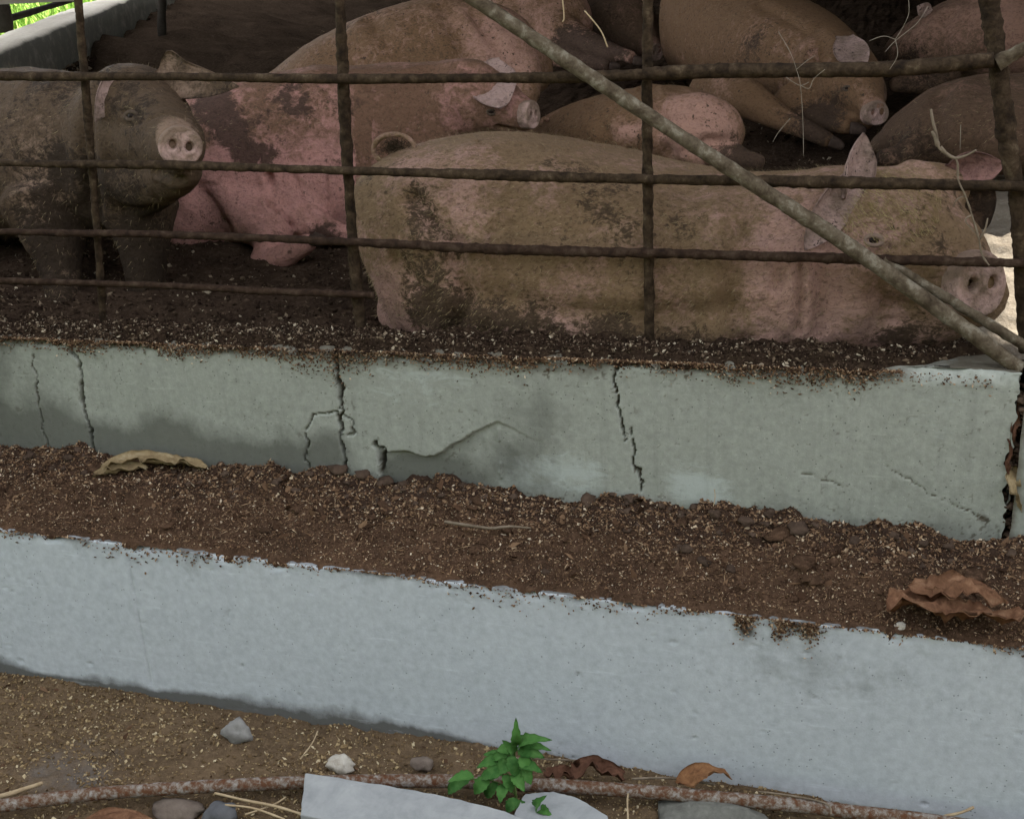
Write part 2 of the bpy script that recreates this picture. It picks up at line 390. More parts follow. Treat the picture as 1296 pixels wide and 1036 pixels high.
for pts, wd, dp in CRK:
    pl = pxl(pts, YR); d = np.full(len(V), 9.)
    for a, b in zip(pl[:-1], pl[1:]): d = np.minimum(d, segdist(Q+jit, a, b))
    wv = wd*(1+.9*fbm(V, 30, 2, 5))
    g = 1-sstep(wv*.35, wv*1.15, d); halo = np.maximum(halo, np.exp(-(d/(.012+.25*wd*4))**2)*min(1, wd/.004)); crack = np.maximum(crack, g); cdep = np.maximum(cdep, g*dp)
# render broken away in the lower middle
bx = [p[0] for p in pxl([(478, 566), (492, 571), (512, 569), (540, 579), (560, 571), (600, 545), (630, 533)], YR)]
bz = [p[1] for p in pxl([(478, 566), (492, 571), (512, 569), (540, 579), (560, 571), (600, 545), (630, 533)], YR)]
lim = np.interp(Q[:, 0]+jit[:, 0]*.5, bx, bz, left=-9, right=-9)
fade = 1-sstep(bx[3], bx[-1]+.15, Q[:, 0])
limr = np.where(Q[:, 0] > bx[-1], bz[-1]-.4*(Q[:, 0]-bx[-1]), lim)
lost = sstep(0, .005, limr-Q[:, 1]+jit[:, 1]*.6)*fade
pit = sstep(.40, .46, fbm(V, 130, 2, 44)*1.15+.3*fbm(V, 9, 3, 45))
DY = cdep+.013*lost+.005*fbm(V, 3, 3, 12)+.0006*fbm(V, 30, 4, 31)+.0004*pit
top = sstep(-.03, 0, V[:, 2]-ztop(V[:, 0]))
DY = DY+top*(.012+.03*fbm(V, 16, 4, 3))*(V[:, 1] < YR+.05)
ontop = (V[:, 1] > YR+.02)
V2 = V.copy(); V2[:, 1] += np.where(ontop, 0, DY); V2[:, 2] -= np.where(ontop, .006*np.abs(fbm(V, 25, 4, 9)), top*.01*np.abs(fbm(V, 20, 3, 7)))
V2[:, 0] -= sstep(XE-.05, XE, V[:, 0])*.034*np.abs(fbm(V*np.array([0, 1, 1]), 16, 4, 8))
hgt = (V[:, 2]-.44)
pj = projx(V)
stain_dim = .3*(1-sstep(.0, .05, hgt))+.9*crack+.95*sstep(-.055-.06*fbm(V*np.array([1, 1, .3]), 9, 4, 6), .0, V[:, 2]-ztop(V[:, 0]))*(1-sstep(-.02, .12, V[:, 0]))+.55*pit+.34*halo*(.6+1.6*fbm(V, 14, 3, 58))
stain_dim = np.where(V[:, 1] > YR+.012, .95+.6*fbm(V, 12, 4, 2), stain_dim)+.22*sstep(.3, 1, lost)  # wall top soiled, and dimmed in colour against the overhead light
damp = .95*(1-sstep(.02, .19+.10*fbm(V, 4, 3, 8), hgt))*(1-sstep(-1.5, -1.15, V[:, 0]))+.45*(1-sstep(-2.25, -1.95, V[:, 0]))+.50*sstep(.3, 1, lost)+.3*(1-sstep(0, .10, hgt))+.22*sstep(.0, .35, fbm(V*np.array([1, 1, .4]), 5, 4, 55))
def blob(px, py, r, Y=YR):
    p = at(px, py, Y); return np.exp(-((V[:, 0]-p.x)**2+(V[:, 2]-p.z)**2)/(r*r))
for q in ((515, 600, .045), (570, 608, .06), (640, 585, .05), (420, 560, .05)): damp = damp+.6*blob(*q)
for q in ((1130, 615, .018), (700, 540, .12), (830, 545, .10)): damp = damp+.35*blob(*q)
for q in ((1245, 655, .012), (22, 518, .012)): stain_dim = stain_dim+.8*blob(*q)
lime = np.zeros(len(V))
for q in ((700, 598, .06), (745, 600, .05), (870, 615, .06), (905, 625, .05), (650, 600, .05), (560, 480, .12), (480, 480, .1), (1180, 520, .1)): lime = lime+.95*blob(*q)*(1 if q[2] < .09 else .42)
rw = empty('pen_wall', (XE/2-1.3, YR, .36))
raw('rendered_face', V2, Fc, M['rear'], attrs={'stain_dim': stain_dim, 'damp': damp, 'lime': lime}, parent=rw)
zc = .30
core = [box(-9, -2.754, YR, YR+.125, zc, ztop(-2.75)), box(-2.754, XE-.012, YR+.045, YR+.12, zc, ztop(-2.75)-.012)]
v, f = merge(core); raw('wall_core', v, f, M['rear'], False, {'stain_dim': [0]*len(v), 'damp': [.2]*len(v), 'lime': [0]*len(v)}, parent=rw)
# broken end of the wall
ys = np.linspace(YR, YR+.125, 40); zs_ = np.linspace(.34, ztop(XE)-.004, 90)
A, B = np.meshgrid(ys, zs_, indexing='ij'); P = np.stack([0*A.ravel()+XE, A.ravel(), B.ravel()], 1)
P[:, 0] += -.008+.020*fbm(P, 22, 4, 8)-.012*sstep(.02, .1, P[:, 1]-YR)
raw('broken_end', P, gridfaces(40, 90), M['rear'], attrs={'stain_dim': .75+0*P[:, 0], 'damp': 0*P[:, 0], 'lime': 0*P[:, 0]}, parent=rw)
tag(rw, 'cracked grey green concrete wall of the pen, standing between trough and rails', 'wall')
# the next wall beyond the gap at the right
XN = at(1291, 560, YR).x
V, Fc, nx, ns = wallgrid(XN, 3.2, .012, YR-.004, None, .3, ztop, .12, .012)
V[:, 1] += .006*fbm(V, 9, 4, 77); V[:, 0] += np.where(V[:, 0] < XN+.02, .006*fbm(V, 25, 3, 5), 0)
o = raw('pen_wall', V, Fc, M['rear'], attrs={'stain_dim': .25+0*V[:, 0]+.6*(1-sstep(0, .02, V[:, 0]-XN)), 'damp': 0*V[:, 0], 'lime': 0*V[:, 0]})
tag(o, 'start of the next pale wall beyond the broken gap at right edge', 'wall')

GAPX = (XE+XN)/2
# trough wall (front)
V, Fc, nx, ns = wallgrid(-2.9, 1.2, .0062, YF, None, -.09, lambda x: ZF+0*x, .075, .007)
DY = .0022*fbm(V, 2.0, 2, 21)+.0001*fbm(V, 30, 3, 6)+.006*np.maximum(fbm(V, 48, 2, 14)-.43, 0)*4
top = sstep(-.03, 0, V[:, 2]-ZF); ontop = V[:, 1] > YF+.015
chip = np.maximum(fbm(V, 20, 4, 9), 0)
DY += top*.022*chip*(~ontop)
a, b = pxl([(160, 690), (190, 865)], YF)
fl = 1-sstep(.0, .006, segdist(V[:, [0, 2]]+np.stack([.006*fbm(V, 20, 2, 3), 0*V[:, 0]], 1), a, b)); DY += .0035*fl
V2 = V.copy(); V2[:, 1] += np.where(ontop, 0, DY); V2[:, 2] -= top*.012*chip+np.where(ontop, .004*np.abs(fbm(V, 30, 3, 2)), 0)
hb = V[:, 2]+.03
stain_dim = (1.0*(1-sstep(.0, .06+.08*fbm(V*np.array([1, 1, .2]), 5, 4, 15), hb))*(1-sstep(-1.1, -.5, V[:, 0]))+.42*(1-sstep(0, .04+.07*fbm(V*np.array([1, 1, .2]), 7, 3, 16), hb)))+.3*fl
drip = sstep(.02, .26, fbm(V*np.array([1, 0, 0]), 13, 4, 35))*np.exp(-np.maximum(ZF-V[:, 2], 0)/(.035+.10*np.maximum(fbm(V*np.array([1, 0, 0]), 5, 3, 36), 0)))
stain_dim = stain_dim+.50*drip+.16*sstep(.12, .4, fbm(V, 6, 5, 37, .65))
lime = .12*sstep(-.012, 0, V[:, 2]-ZF)
for q in ((1140, 792, .02), (1110, 795, .015), (1180, 800, .02)): lime = lime+.9*blob(*q, YF+.02)  # small white spots on the upper edge
damp = .22*np.exp(-((V[:, 0]+.1)/.3)**2)*sstep(.2, .3, hb)+.16*sstep(.05, .4, fbm(V*np.array([.5, 1, 1]), 4, 4, 66))+.18*(1-sstep(.0, .16, hb))
for q in ((945, 800, .014), (1025, 805, .012), (990, 790, .01), (940, 785, .02), (1010, 790, .02)): stain_dim = stain_dim+.9*blob(*q, YF)
stain_dim = np.where(V[:, 1] > YF+.003, .95+.5*fbm(V, 20, 4, 2), stain_dim+.35*sstep(-.014, -.002, V[:, 2]-ZF))  # top face and lip darkened to offset bright light from above
o = raw('trough_wall', V2, Fc, M['front'], attrs={'stain_dim': stain_dim, 'damp': damp, 'lime': lime})
tag(o, 'smooth blue grey concrete front wall of the feed trough', 'wall')

# pen floor, back and side walls, roof
def zfl(x, y):
    P = np.stack([x, y, 0*x], 1)
    z = FLOOR+.03*fbm(P, 3, 4, 4)+.016*fbm(P, 14, 4, 6)+.010*fbm(P, 50, 3, 2)
    return z-.012+(1-sstep(2.7, 2.78, y))*(ztop(x)-.800)
xs = np.concatenate([np.linspace(-9, -2.8, 60), np.arange(-2.78, .7, .012), np.linspace(.72, 5, 50)])
ys = np.concatenate([np.arange(2.715, 4.2, .014), 4.2+np.cumsum(np.linspace(.015, .16, 95))])
YB = float(ys[-1])
L0 = onz(0, 65, 1.2); L1 = onz(160, 0, 1.2); d = (L1-L0).normalized(); d.z = 0; d.normalize(); nrm = Vector((d.y, -d.x, 0))   # nrm points into the pen
a0 = L0-d*3.0; a1 = L0+d*9.0
sheet('pen_floor', xs, ys, lambda x, y: np.where((x-a0.x)*nrm.x+(y-a0.y)*nrm.y < -.1, -.3, zfl(x, y)), M['floor'])
def sidewall():
    n = 240; ts = np.linspace(0, 12, n)
    prof = [(0, -.03), (0, .60), (0, .70), (0, .78), (0, .86), (0, .94), (0, 1.02), (0, 1.10), (0, 1.185), (-.02, 1.2), (-.08, 1.2), (-.16, 1.2), (-.235, 1.2), (-.245, 1.18), (-.245, -.03)]
    V = []
    for t_ in ts:
        p = a0+d*t_
        for q, z in prof: V.append((p.x+nrm.x*q, p.y+nrm.y*q, z))
    V = np.array(V); V += np.stack([nrm.x*.02*fbm(V, 3, 4, 9), nrm.y*.02*fbm(V, 3, 4, 9), .012*fbm(V, 5, 4, 19)*(V[:, 2] > 1.15)], 1)
    bank = np.tile([0, 1, 1, 1, 1, .8, .45, .15, .1, 0, 0, 0, 0, 0, 0], n)*1.0
    return V, gridfaces(n, len(prof)), bank
V, Fc, bank = sidewall()
o = raw('side_wall', V, Fc, M['ledge'], attrs={'stain_dim': bank*1.1, 'damp': .8*(bank > 0), 'lime': 0*bank})
tag(o, 'low side wall with pale ledge in the upper left corner', 'wall')
def bank_():  # dark dung bank put in to fill the shadowed corner
    n, m_ = 160, 26; V = []
    for t_ in np.linspace(4.0, 12, n):
        p = a0+d*t_
        for k in range(m_):
            q = .004+2.6*k/(m_-1); V.append((p.x+nrm.x*q, p.y+nrm.y*q, .74+.27*(1-sstep(0, 2.6, q))**1.5))
    V = np.array(V); V[:, 2] += .10*fbm(V, 2.5, 4, 3)-.3*(1-np.repeat(sstep(4.0, 4.8, np.linspace(4, 12, n)), m_))+.05*fbm(V, 9, 4, 5); return V, gridfaces(n, m_)
V, Fc = bank_(); tag(raw('manure_bank', V, Fc, M['dung']), 'dark dung bank along the side wall, filling its shadowed corner', None, None, 'stuff')
Q_, T_ = np.meshgrid(np.concatenate([np.linspace(.24, 6, 40), np.linspace(6.5, 60, 50)]), np.linspace(-3, 70, 120), indexing='ij')
V = np.stack([a0.x+d.x*T_.ravel()-nrm.x*Q_.ravel(), a0.y+d.y*T_.ravel()-nrm.y*Q_.ravel(), 0*Q_.ravel()], 1); V[:, 2] = .02+.10*fbm(V, .5, 4, 5)
raw('lawn', V, gridfaces(90, 120), M['lawn'])['kind'] = 'structure'
# manure crust clinging along the inner face of the side wall
def crustband():
    P = []; S = []
    for k in range(2600):
        t_ = 1.5+RNG.random()*9; h = 1.0+.10*vnoise(np.array([[t_*1.2, 0, 0]]), 4)[0]-abs(RNG.normal())*.07
        p = a0+d*t_+nrm*(.01+RNG.random()*.02); P.append((p.x, p.y, h)); S.append(.012+.03*RNG.random()**2)
    return np.array(P), np.array(S)
o = raw('dimming_back_wall', *box(-6.75, 5, YB, YB+.15, -.05, 3.2), M['dark'], False); tag(o, 'dark back wall added to dim the shed interior', 'wall')  # wall added to keep the pen interior dark

def roofmesh():
    hp = [onz(px, py, FLOOR) for px, py in ((1232, 232), (1330, 232), (1330, 425), (1255, 425))]
    ZR = 3.3
    hole = [p+SUN*((ZR-FLOOR)/SUN.z) for p in hp]
    hx0 = min(p.x for p in hole); hx1 = max(p.x for p in hole); hy0 = min(p.y for p in hole); hy1 = max(p.y for p in hole)
    parts = []
    X0, X1, Y0, Y1 = -5.0, 5.0, 2.72, YB+.6  # edges and opening shaped for light on ledge, backs and floor patch
    for (x0, x1, y0, y1) in ((X0, hx0, Y0, Y1), (hx1, X1, Y0, Y1), (hx0, hx1, Y0, hy0), (hx0, hx1, hy1, Y1)):
        n = max(8, int((x1-x0)/.045)); xs = np.linspace(x0, x1, n)
        yy = np.array([y0, y1]); A, B = np.meshgrid(xs, yy, indexing='ij')
        Z = ZR+.022*np.sin(A*2*pi/.18)
        V = np.stack([A.ravel(), B.ravel(), Z.ravel()], 1); parts.append((V, gridfaces(n, 2)))
    return parts, ZR
parts, ZR = roofmesh()
tag(raw('side_light_screen', *box(3.9, 4.02, 3.3, YB-.02, -.05, ZR-.1), M['dark'], False), 'dark wall added out of view on the right to shut out side light', 'wall')  # added wall, cuts light coming in from the right
rf = empty('shed_roof', (-1.5, 6, ZR-.3))
for v, f in parts: raw('roof_sheet', v, f, M['roof'], False, parent=rf)
for x in (-4.85, 4.8):
    for y in (3.2, YB-.2): raw('roof_post', *box(x-.06, x+.06, y-.06, y+.06, -.05, ZR-.02), M['dark'], False, parent=rf)
tag(rf, 'corrugated sheet roof over the pig pen, above the frame', 'roof')

# ------------------------------------------------------------------ scatter
OCT = np.array([(1, 0, 0), (-1, 0, 0), (0, 1, 0), (0, -1, 0), (0, 0, 1), (0, 0, -1)], float)
OCF = np.array([(0, 2, 4), (2, 1, 4), (1, 3, 4), (3, 0, 4), (2, 0, 5), (1, 2, 5), (3, 1, 5), (0, 3, 5)])
def flakes(name, P, S, mat, label=None, flat=(.9, .6, .35), parent=None):
    n = len(P); V = OCT[None]*(np.array(flat)*(.7+.6*RNG.random((n, 3))))[:, None, :]
    V = V+.18*RNG.normal(size=V.shape)*np.array(flat)
    q = RNG.normal(size=(n, 4)); q[:, 1:3] *= .45; q /= np.linalg.norm(q, axis=1)[:, None]
    w_, x, y, z = q.T
    R = np.stack([1-2*(y*y+z*z), 2*(x*y-z*w_), 2*(x*z+y*w_), 2*(x*y+z*w_), 1-2*(x*x+z*z), 2*(y*z-x*w_), 2*(x*z-y*w_), 2*(y*z+x*w_), 1-2*(x*x+y*y)], 1).reshape(n, 3, 3)
    V = np.einsum('nij,nkj->nki', R, V)*S[:, None, None]+P[:, None]
    Fc = (OCF[None]+6*np.arange(n)[:, None, None]).reshape(-1, 3)
    o = raw(name, V.reshape(-1, 3), Fc, mat, False, parent=parent); tag(o, label, None, None, 'stuff'); return o
def clods(P, S, seed=0, sub=2, amp=.9):
    import bmesh
    bm = bmesh.new(); bmesh.ops.create_icosphere(bm, subdivisions=sub, radius=1)
    bv = np.array([v.co[:] for v in bm.verts]); bf = [tuple(v.index for v in f.verts) for f in bm.faces]; bm.free()
    out = []
    for k, (p, s) in enumerate(zip(P, S)):
        s = np.array(s) if hasattr(s, '__len__') else np.array([s, s*.8, s*.55])
        v = bv*(1+amp*fbm(bv+k*7.3+seed, 1.5, 4, 3)+.14*fbm(bv+k*3.1, 5, 3, 8))[:, None]
        a = RNG.random()*6.28; c_, s_ = cos(a), sin(a)
        v = v*s
        if not isinstance(seed, float): v = v@np.array([[c_, s_, 0], [-s_, c_, 0], [0, 0, 1]])
        out.append((v+np.array(p), bf))
    return merge(out)

# manure bed in the trough
def zm(x, y):
    P = np.stack([x, y, 0*x], 1)
    t_ = (y-YF)/(YR-YF)
    edge = YF-.013+.010*fbm(P*np.array([1, 0, 0]), 11, 5, 3)+.012*fbm(P*np.array([1, 0, 0]), 60, 2, 13)
    z = ZF+.007+.030*t_+.018*fbm(P, 8, 3, 5)*sstep(0, .3, t_)+.013*fbm(P, 26, 4, 7)*sstep(0, .2, t_)+.007*fbm(P, 90, 2, 9)
    z += .013*sstep(.15, .45, t_)*sstep(.02, .25, fbm(P*np.array([.7, 1, 1]), 9, 3, 88))*(1+1.2*fbm(P, 60, 3, 89))
    z += .018*sstep(.6, 1, t_)*np.maximum(fbm(P, 12, 3, 41)+.2, 0)*2
    return z-.035*(1-sstep(-.004, .016, y-edge))-.009*(1-sstep(0, .025, y-YF))
o = sheet('trough_manure', np.arange(-2.9, 1.2, .0048), np.arange(YF+.0015, YR+.03, .0048), zm, M['manure'], 'stuff', attrs=lambda V: {'wet': .15+.65*sstep(YF+.12, YR-.04, V[:, 1]+.12*fbm(V, 5, 3, 77))}, label='dark crumbly manure and spilt feed filling the trough')
n = 420
x = -2.6+RNG.random(n)*3.3; y = YF+.04+(YR-YF-.05)*RNG.random(n)**.8; P = np.stack([x, y, zm(x, y)+.004], 1)
flakes('leaf_fragments', P, .004+.011*RNG.random(n)**2, M['fragment'], 'dark dry leaf fragments trodden into the trough manure', (1.3, .8, .10))
n = 260
x = -2.4+RNG.random(n)*2.8; y = 1.5+.72*RNG.random(n); P = np.stack([x, y, zg(x, y)+.003], 1)
flakes('ground_fragments', P, .004+.009*RNG.random(n)**2, M['fragment'], 'brown leaf and bark fragments on the ground before the trough', (1.4, .8, .12))
v, f = clods([(x_, y_, float(zm(np.array([x_]), np.array([y_]))[0])) for x_, y_ in zip(-2.5+RNG.random(70)*3.0, YF+.06+.26*RNG.random(70))], [np.array([1.5, 1.0, .45])*q for q in .007+.017*RNG.random(70)**2], 31, 2, 1.2)
tag(raw('trodden_clods', v, f, M['manure']), 'flattened lumps of trodden manure lying in the trough', None, None, 'stuff')
n = 3600
x = -2.7+RNG.random(n)*3.5; y = YF+.02+(YR-YF-.03)*RNG.random(n); P = np.stack([x, y, zm(x, y)+.003], 1); P = P[P[:, 2] > ZF-.002]
flakes('manure_fibres', P, .002+.0042*RNG.random(len(P))**2, M['crumb'], 'short chewed fibres and straw bits in the trough manure', (2.2, .28, .22))
n = 85000
x = -2.7+RNG.random(n)*3.5; y = YF+.012+(YR-YF-.01)*RNG.random(n)
P = np.stack([x, y, zm(x, y)+.002], 1)
ok = P[:, 2] > ZF-.004; P = P[ok]
S = (.0013+.0050*RNG.random(len(P))**4)*(.75+.5*sstep(YF+.1, YR-.05, P[:, 1]))
flakes('manure_crumbs', P, S, M['crumb'], 'loose crumbs and husks scattered over the trough manure')
# lumps of manure against the pen wall
cp = []
for px, py, r in ((40, 583, .02), (90, 590, .022), (430, 612, .03), (470, 606, .026), (395, 620, .018), (520, 612, .022), (500, 605, .03), (350, 622, .016), (745, 652, .03), (800, 640, .022), (880, 655, .016),
                  (905, 668, .022), (945, 672, .026), (1010, 680, .032), (1040, 672, .024), (975, 660, .02), (870, 700, .02), (890, 712, .022), (925, 722, .018), (860, 690, .015), (1080, 690, .02), (690, 720, .014), (240, 600, .012), (650, 640, .016), (590, 625, .016), (1130, 690, .018), (1200, 700, .016)):
    p = onz(px, py, .425); p.y = min(p.y, YR-.012); cp.append((p.x, p.y, float(zm(np.array([p.x]), np.array([p.y]))[0])+r*.15)); 
rr = [q[2] for q in ((40, 583, .02), (90, 590, .022), (430, 612, .03), (470, 606, .026), (395, 620, .018), (520, 612, .022), (500, 605, .03), (350, 622, .016), (745, 652, .03), (800, 640, .022), (880, 655, .016),
                  (905, 668, .022), (945, 672, .026), (1010, 680, .032), (1040, 672, .024), (975, 660, .02), (870, 700, .02), (890, 712, .022), (925, 722, .018), (860, 690, .015), (1080, 690, .02), (690, 720, .014), (240, 600, .012), (650, 640, .016), (590, 625, .016), (1130, 690, .018), (1200, 700, .016))]
for k in range(330):
    xx = -2.5+RNG.random()*2.9; yy = YR-.005-abs(RNG.normal())*.055
    cp.append((xx, yy, float(zm(np.array([xx]), np.array([yy]))[0]))); rr.append(.004+.013*RNG.random()**2)
v, f = clods(cp, [r*.75 for r in rr], 3, 2, 1.1)
tag(raw('manure_clods', v, f, M['clod']), 'dark dried manure lumps heaped along the foot of the pen wall', None, None, 'stuff')
# bedding crust on top of the pen wall
EDGE = [(0, 424), (60, 424), (140, 428), (300, 436), (430, 441), (560, 450), (700, 458), (860, 460), (1020, 470), (1100, 468), (1160, 462), (1215, 452), (1250, 448), (1284, 440)]
ex = []; ey = []
for px, py in EDGE:
    p = onz(px, py, ztop(onz(px, py, .80).x)); ex.append(p.x); ey.append(p.y-.022*(px < 640)-.008)
def zc_(x, y):
    P = np.stack([x, y, 0*x], 1)
    edge = np.interp(x, ex, ey, left=2.6, right=2.9)+.014*fbm(P*np.array([1, 0, 0]), 12, 4, 23)
    z = ztop(x)+.012+.022*fbm(P, 14, 4, 25)+.012*fbm(P, 50, 3, 26)
    return z-.05*(1-sstep(-.008, .02, y-edge))-.06*sstep(.118, .165, y-YR)-.026*(1-sstep(0, .03, y-YR))
sheet('bedding_crust', np.arange(-2.8, XE-.005, .006), np.arange(YR+.003, YR+.24, .006), zc_, M['crust'], 'stuff', label='dark crust of dung and bedding on top of the cracked wall')
n = 22000
x = -2.7+RNG.random(n)*2.95; y = YR-.01+.12*RNG.random(n)**1.1
z = zc_(x, y); ok = z > ztop(x)-.012; P = np.stack([x, y, z+.002], 1)[ok]
keep = RNG.random(len(P)) < np.where(P[:, 0] < -1.2, 1, .55); P = P[keep]
flakes('bedding_crumbs', P, .0025+.006*RNG.random(len(P))**2.5, M['crumbg'], 'pale and dark bedding crumbs lying on the wall top')
# crumbs that have run over the edges onto the wall faces
x = -2.6+RNG.random(1500)*2.8; P = np.stack([x, YR-.002-.004*RNG.random(1500), ztop(x)-.004-abs(RNG.normal(size=1500))*.016], 1)
x2 = np.concatenate([RNG.normal(at(px, 780, YF).x, .012, 260) for px in (942, 1025, 990)]+[-2.5+RNG.random(1500)*2.8])
z2 = ZF+.002-np.concatenate([abs(RNG.normal(size=780))*.022, abs(RNG.normal(size=1500))*np.clip(.006+.03*fbm(np.stack([x2[780:], 0*x2[780:], 0*x2[780:]], 1), 8, 4, 15), .0008, .03)])
P2 = np.stack([x2, YF-.002-.002*RNG.random(len(x2)), z2], 1)
nn_ = 7000; x3 = -2.6+RNG.random(nn_)*2.62; q3 = fbm(np.stack([x3, 0*x3, 0*x3], 1), 7, 4, 91)
P3 = np.stack([x3, YR-.001-.006*RNG.random(nn_), ztop(x3)-.001-abs(RNG.normal(size=nn_))*np.clip(.010+.045*q3, .002, .05)], 1)
P = np.vstack([P, P2, P3]); flakes('spilt_crumbs', P, .002+.0032*RNG.random(len(P)), M['crumb'], 'brown crumbs spilt over the upper edges of both walls')
k_ = 90; gp = np.stack([XE-.012+.026*RNG.random(k_), YR+.006+.02*RNG.random(k_), .44+.36*RNG.random(k_)], 1)
v, f = clods([tuple(q) for q in gp], list(.005+.012*RNG.random(k_)**2), 77, 2, 1.2); tag(raw('gap_rubble', v, f, M['clod']), 'dark crumbled rubble filling the gap at the right wall end', None, None, 'stuff')
# feed grains on the ground
n = 60000
x = -2.6+RNG.random(n)*3.0; y = 1.35+(YF-1.35)*RNG.random(n)
P = np.stack([x, y, zg(x, y)+.002], 1)
dens = .55+.9*fbm(P, 3.5, 3, 61)+.2*sstep(1.7, 2.15, y); p0 = onz(60, 985, -.02)
dens -= 1.0*np.exp(-((x-p0.x)**2+(y-p0.y)**2)/.07**2)
P = P[RNG.random(n) < dens]
flakes('feed_grains', P, .0018+.0056*RNG.random(len(P))**2.4, M['grain'], 'golden brown feed grains and husks strewn on the ground')
# floor litter near the rails and behind
n = 16000
x = -3.2+RNG.random(n)*3.8; y = 2.72+3.2*RNG.random(n)**2.2
P = np.stack([x, y, zfl(x, y)+.003], 1)
flakes('floor_litter', P, .003+.010*RNG.random(n)**3, M['crumbg'], 'dung crumbs and husks littering the pen floor')
Pc, Scb = crustband(); flakes('wall_manure', Pc, Scb, M['crumbg'], 'manure crust clinging to the inner face of the side wall')
xs_ = np.arange(.0, 1.2, .015); ys_ = np.arange(2.8, 4.8, .015)  # pale layer under the flakes, makes the sun patch solid and bright
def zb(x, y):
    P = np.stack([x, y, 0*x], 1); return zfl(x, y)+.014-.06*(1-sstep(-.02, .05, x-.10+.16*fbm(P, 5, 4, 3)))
sheet('sunpatch_bedding_bed', xs_, ys_, zb, M['sunpatch_bed'], 'stuff', label='bedding paled to brighten the sun patch on the floor at the right edge')
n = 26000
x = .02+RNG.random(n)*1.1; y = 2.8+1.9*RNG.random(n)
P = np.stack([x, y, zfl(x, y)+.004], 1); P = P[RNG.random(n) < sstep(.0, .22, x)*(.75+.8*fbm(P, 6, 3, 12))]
flakes('sunpatch_bedding', P, .003+.006*RNG.random(len(P))**2, M['sunpatch_flakes'], 'bedding flakes paled to brighten the sun patch at the right edge')
# leaf screen added behind the viewer to block low sky light
n = 16000
hc = np.stack([-11+22*RNG.random(n), -5.4+1.7*RNG.random(n), 4.2*RNG.random(n)**.85], 1); V = hc[:, None]+RNG.normal(size=(n, 3, 3))*.16
tag(raw('sky_screen', V.reshape(-1, 3), np.arange(3*n).reshape(-1, 3), M['sky_screen'], False), 'tall leafy screen added out of view behind the viewer, blocking low sky light', 'sky_screen')
# grass beyond the side wall
n = 34000
gq = .4+18*RNG.random(n)**1.3; gt = 2+28*RNG.random(n); gx = a0.x+d.x*gt-nrm.x*gq; gy = a0.y+d.y*gt-nrm.y*gq; hh = .10+.22*RNG.random(n); aa = RNG.random(n)*6.28; ww = .02+.03*RNG.random(n)
b0 = np.stack([gx, gy, 0*gx], 1); sd = np.stack([np.cos(aa), np.sin(aa), 0*aa], 1)*ww[:, None]
tp = b0+np.stack([.15*RNG.normal(size=n), .15*RNG.normal(size=n), hh], 1)
V = np.stack([b0-sd, b0+sd, tp], 1).reshape(-1, 3)
tag(raw('grass', V, np.arange(3*n).reshape(-1, 3), M['grass'], False), 'sunlit green grass outside beyond the side wall', None, None, 'stuff')
# ------------------------------------------------------------------ pigs
def loft(secs, n=5, seg=22, cap=(.55, .55), up=(0, 0, 1), sq=2.0):
    """secs: (point, half height, half width).  Closed rounded tube with an elliptic section."""
    C = catmull([list(p)+[a, b] for p, a, b in secs], n)
    P = C[:, :3]; A = np.maximum(C[:, 3], .002); B = np.maximum(C[:, 4], .002)
    T = np.gradient(P, axis=0); T /= np.linalg.norm(T, axis=1)[:, None]+1e-12
    def capend(i, s, k):
        out = []
        for q in (35, 62, 82):
            r = min(A[i], B[i])*k
            out.append((P[i]+s*T[i]*r*sin(radians(q)), T[i], A[i]*cos(radians(q)), B[i]*cos(radians(q))))
        return out
    rings = capend(0, -1, cap[0])[::-1]+[(P[i], T[i], A[i], B[i]) for i in range(len(P))]+capend(-1, 1, cap[1])
    upv = np.array(up, float); th = np.linspace(0, 2*pi, seg, endpoint=False); V = []
    for p, t_, a, b in rings:
        s = np.cross(t_, upv); s /= np.linalg.norm(s)+1e-9; u = np.cross(s, t_)
        c_ = np.sign(np.cos(th))*np.abs(np.cos(th))**(2/sq); s_ = np.sign(np.sin(th))*np.abs(np.sin(th))**(2/sq)
        V.append(p+s*(b*c_)[:, None]+u*(a*s_)[:, None])
    m = len(V); V = np.vstack(V); Fc = []
    for i in range(m-1):
        for j in range(seg):
            a = i*seg+j; b = i*seg+(j+1) % seg
            Fc.append((a, b, b+seg, a+seg))
    Fc.append(tuple(range(seg-1, -1, -1))); Fc.append(tuple(range((m-1)*seg, m*seg)))
    return V, Fc
def sec(px, yt, yb, Y, b):
    """body section whose outline reaches from photo row yt to yb at column px, at depth Y, half width b (m)"""
    p = at(px, (yt+yb)/2, Y); h = (yb-yt)/2*mpp(p); s20 = sin(PITCH); c20 = cos(PITCH)
    return (p, sqrt(max(h*h-(b*s20)**2, (.35*h)**2))/c20, b)
def rd(px, py, Y, r, k=1.0):
    """round section: radius r photo pixels"""
    p = at(px, py, Y); q = r*mpp(p); return (p, q, q*k)
def ball(p, r):
    import bmesh
    bm = bmesh.new(); bmesh.ops.create_icosphere(bm, subdivisions=3, radius=1)
    v = np.array([q.co[:] for q in bm.verts]); f = [tuple(q.index for q in g.verts) for g in bm.faces]; bm.free()
    return v*np.array(r)+np.array(p), f

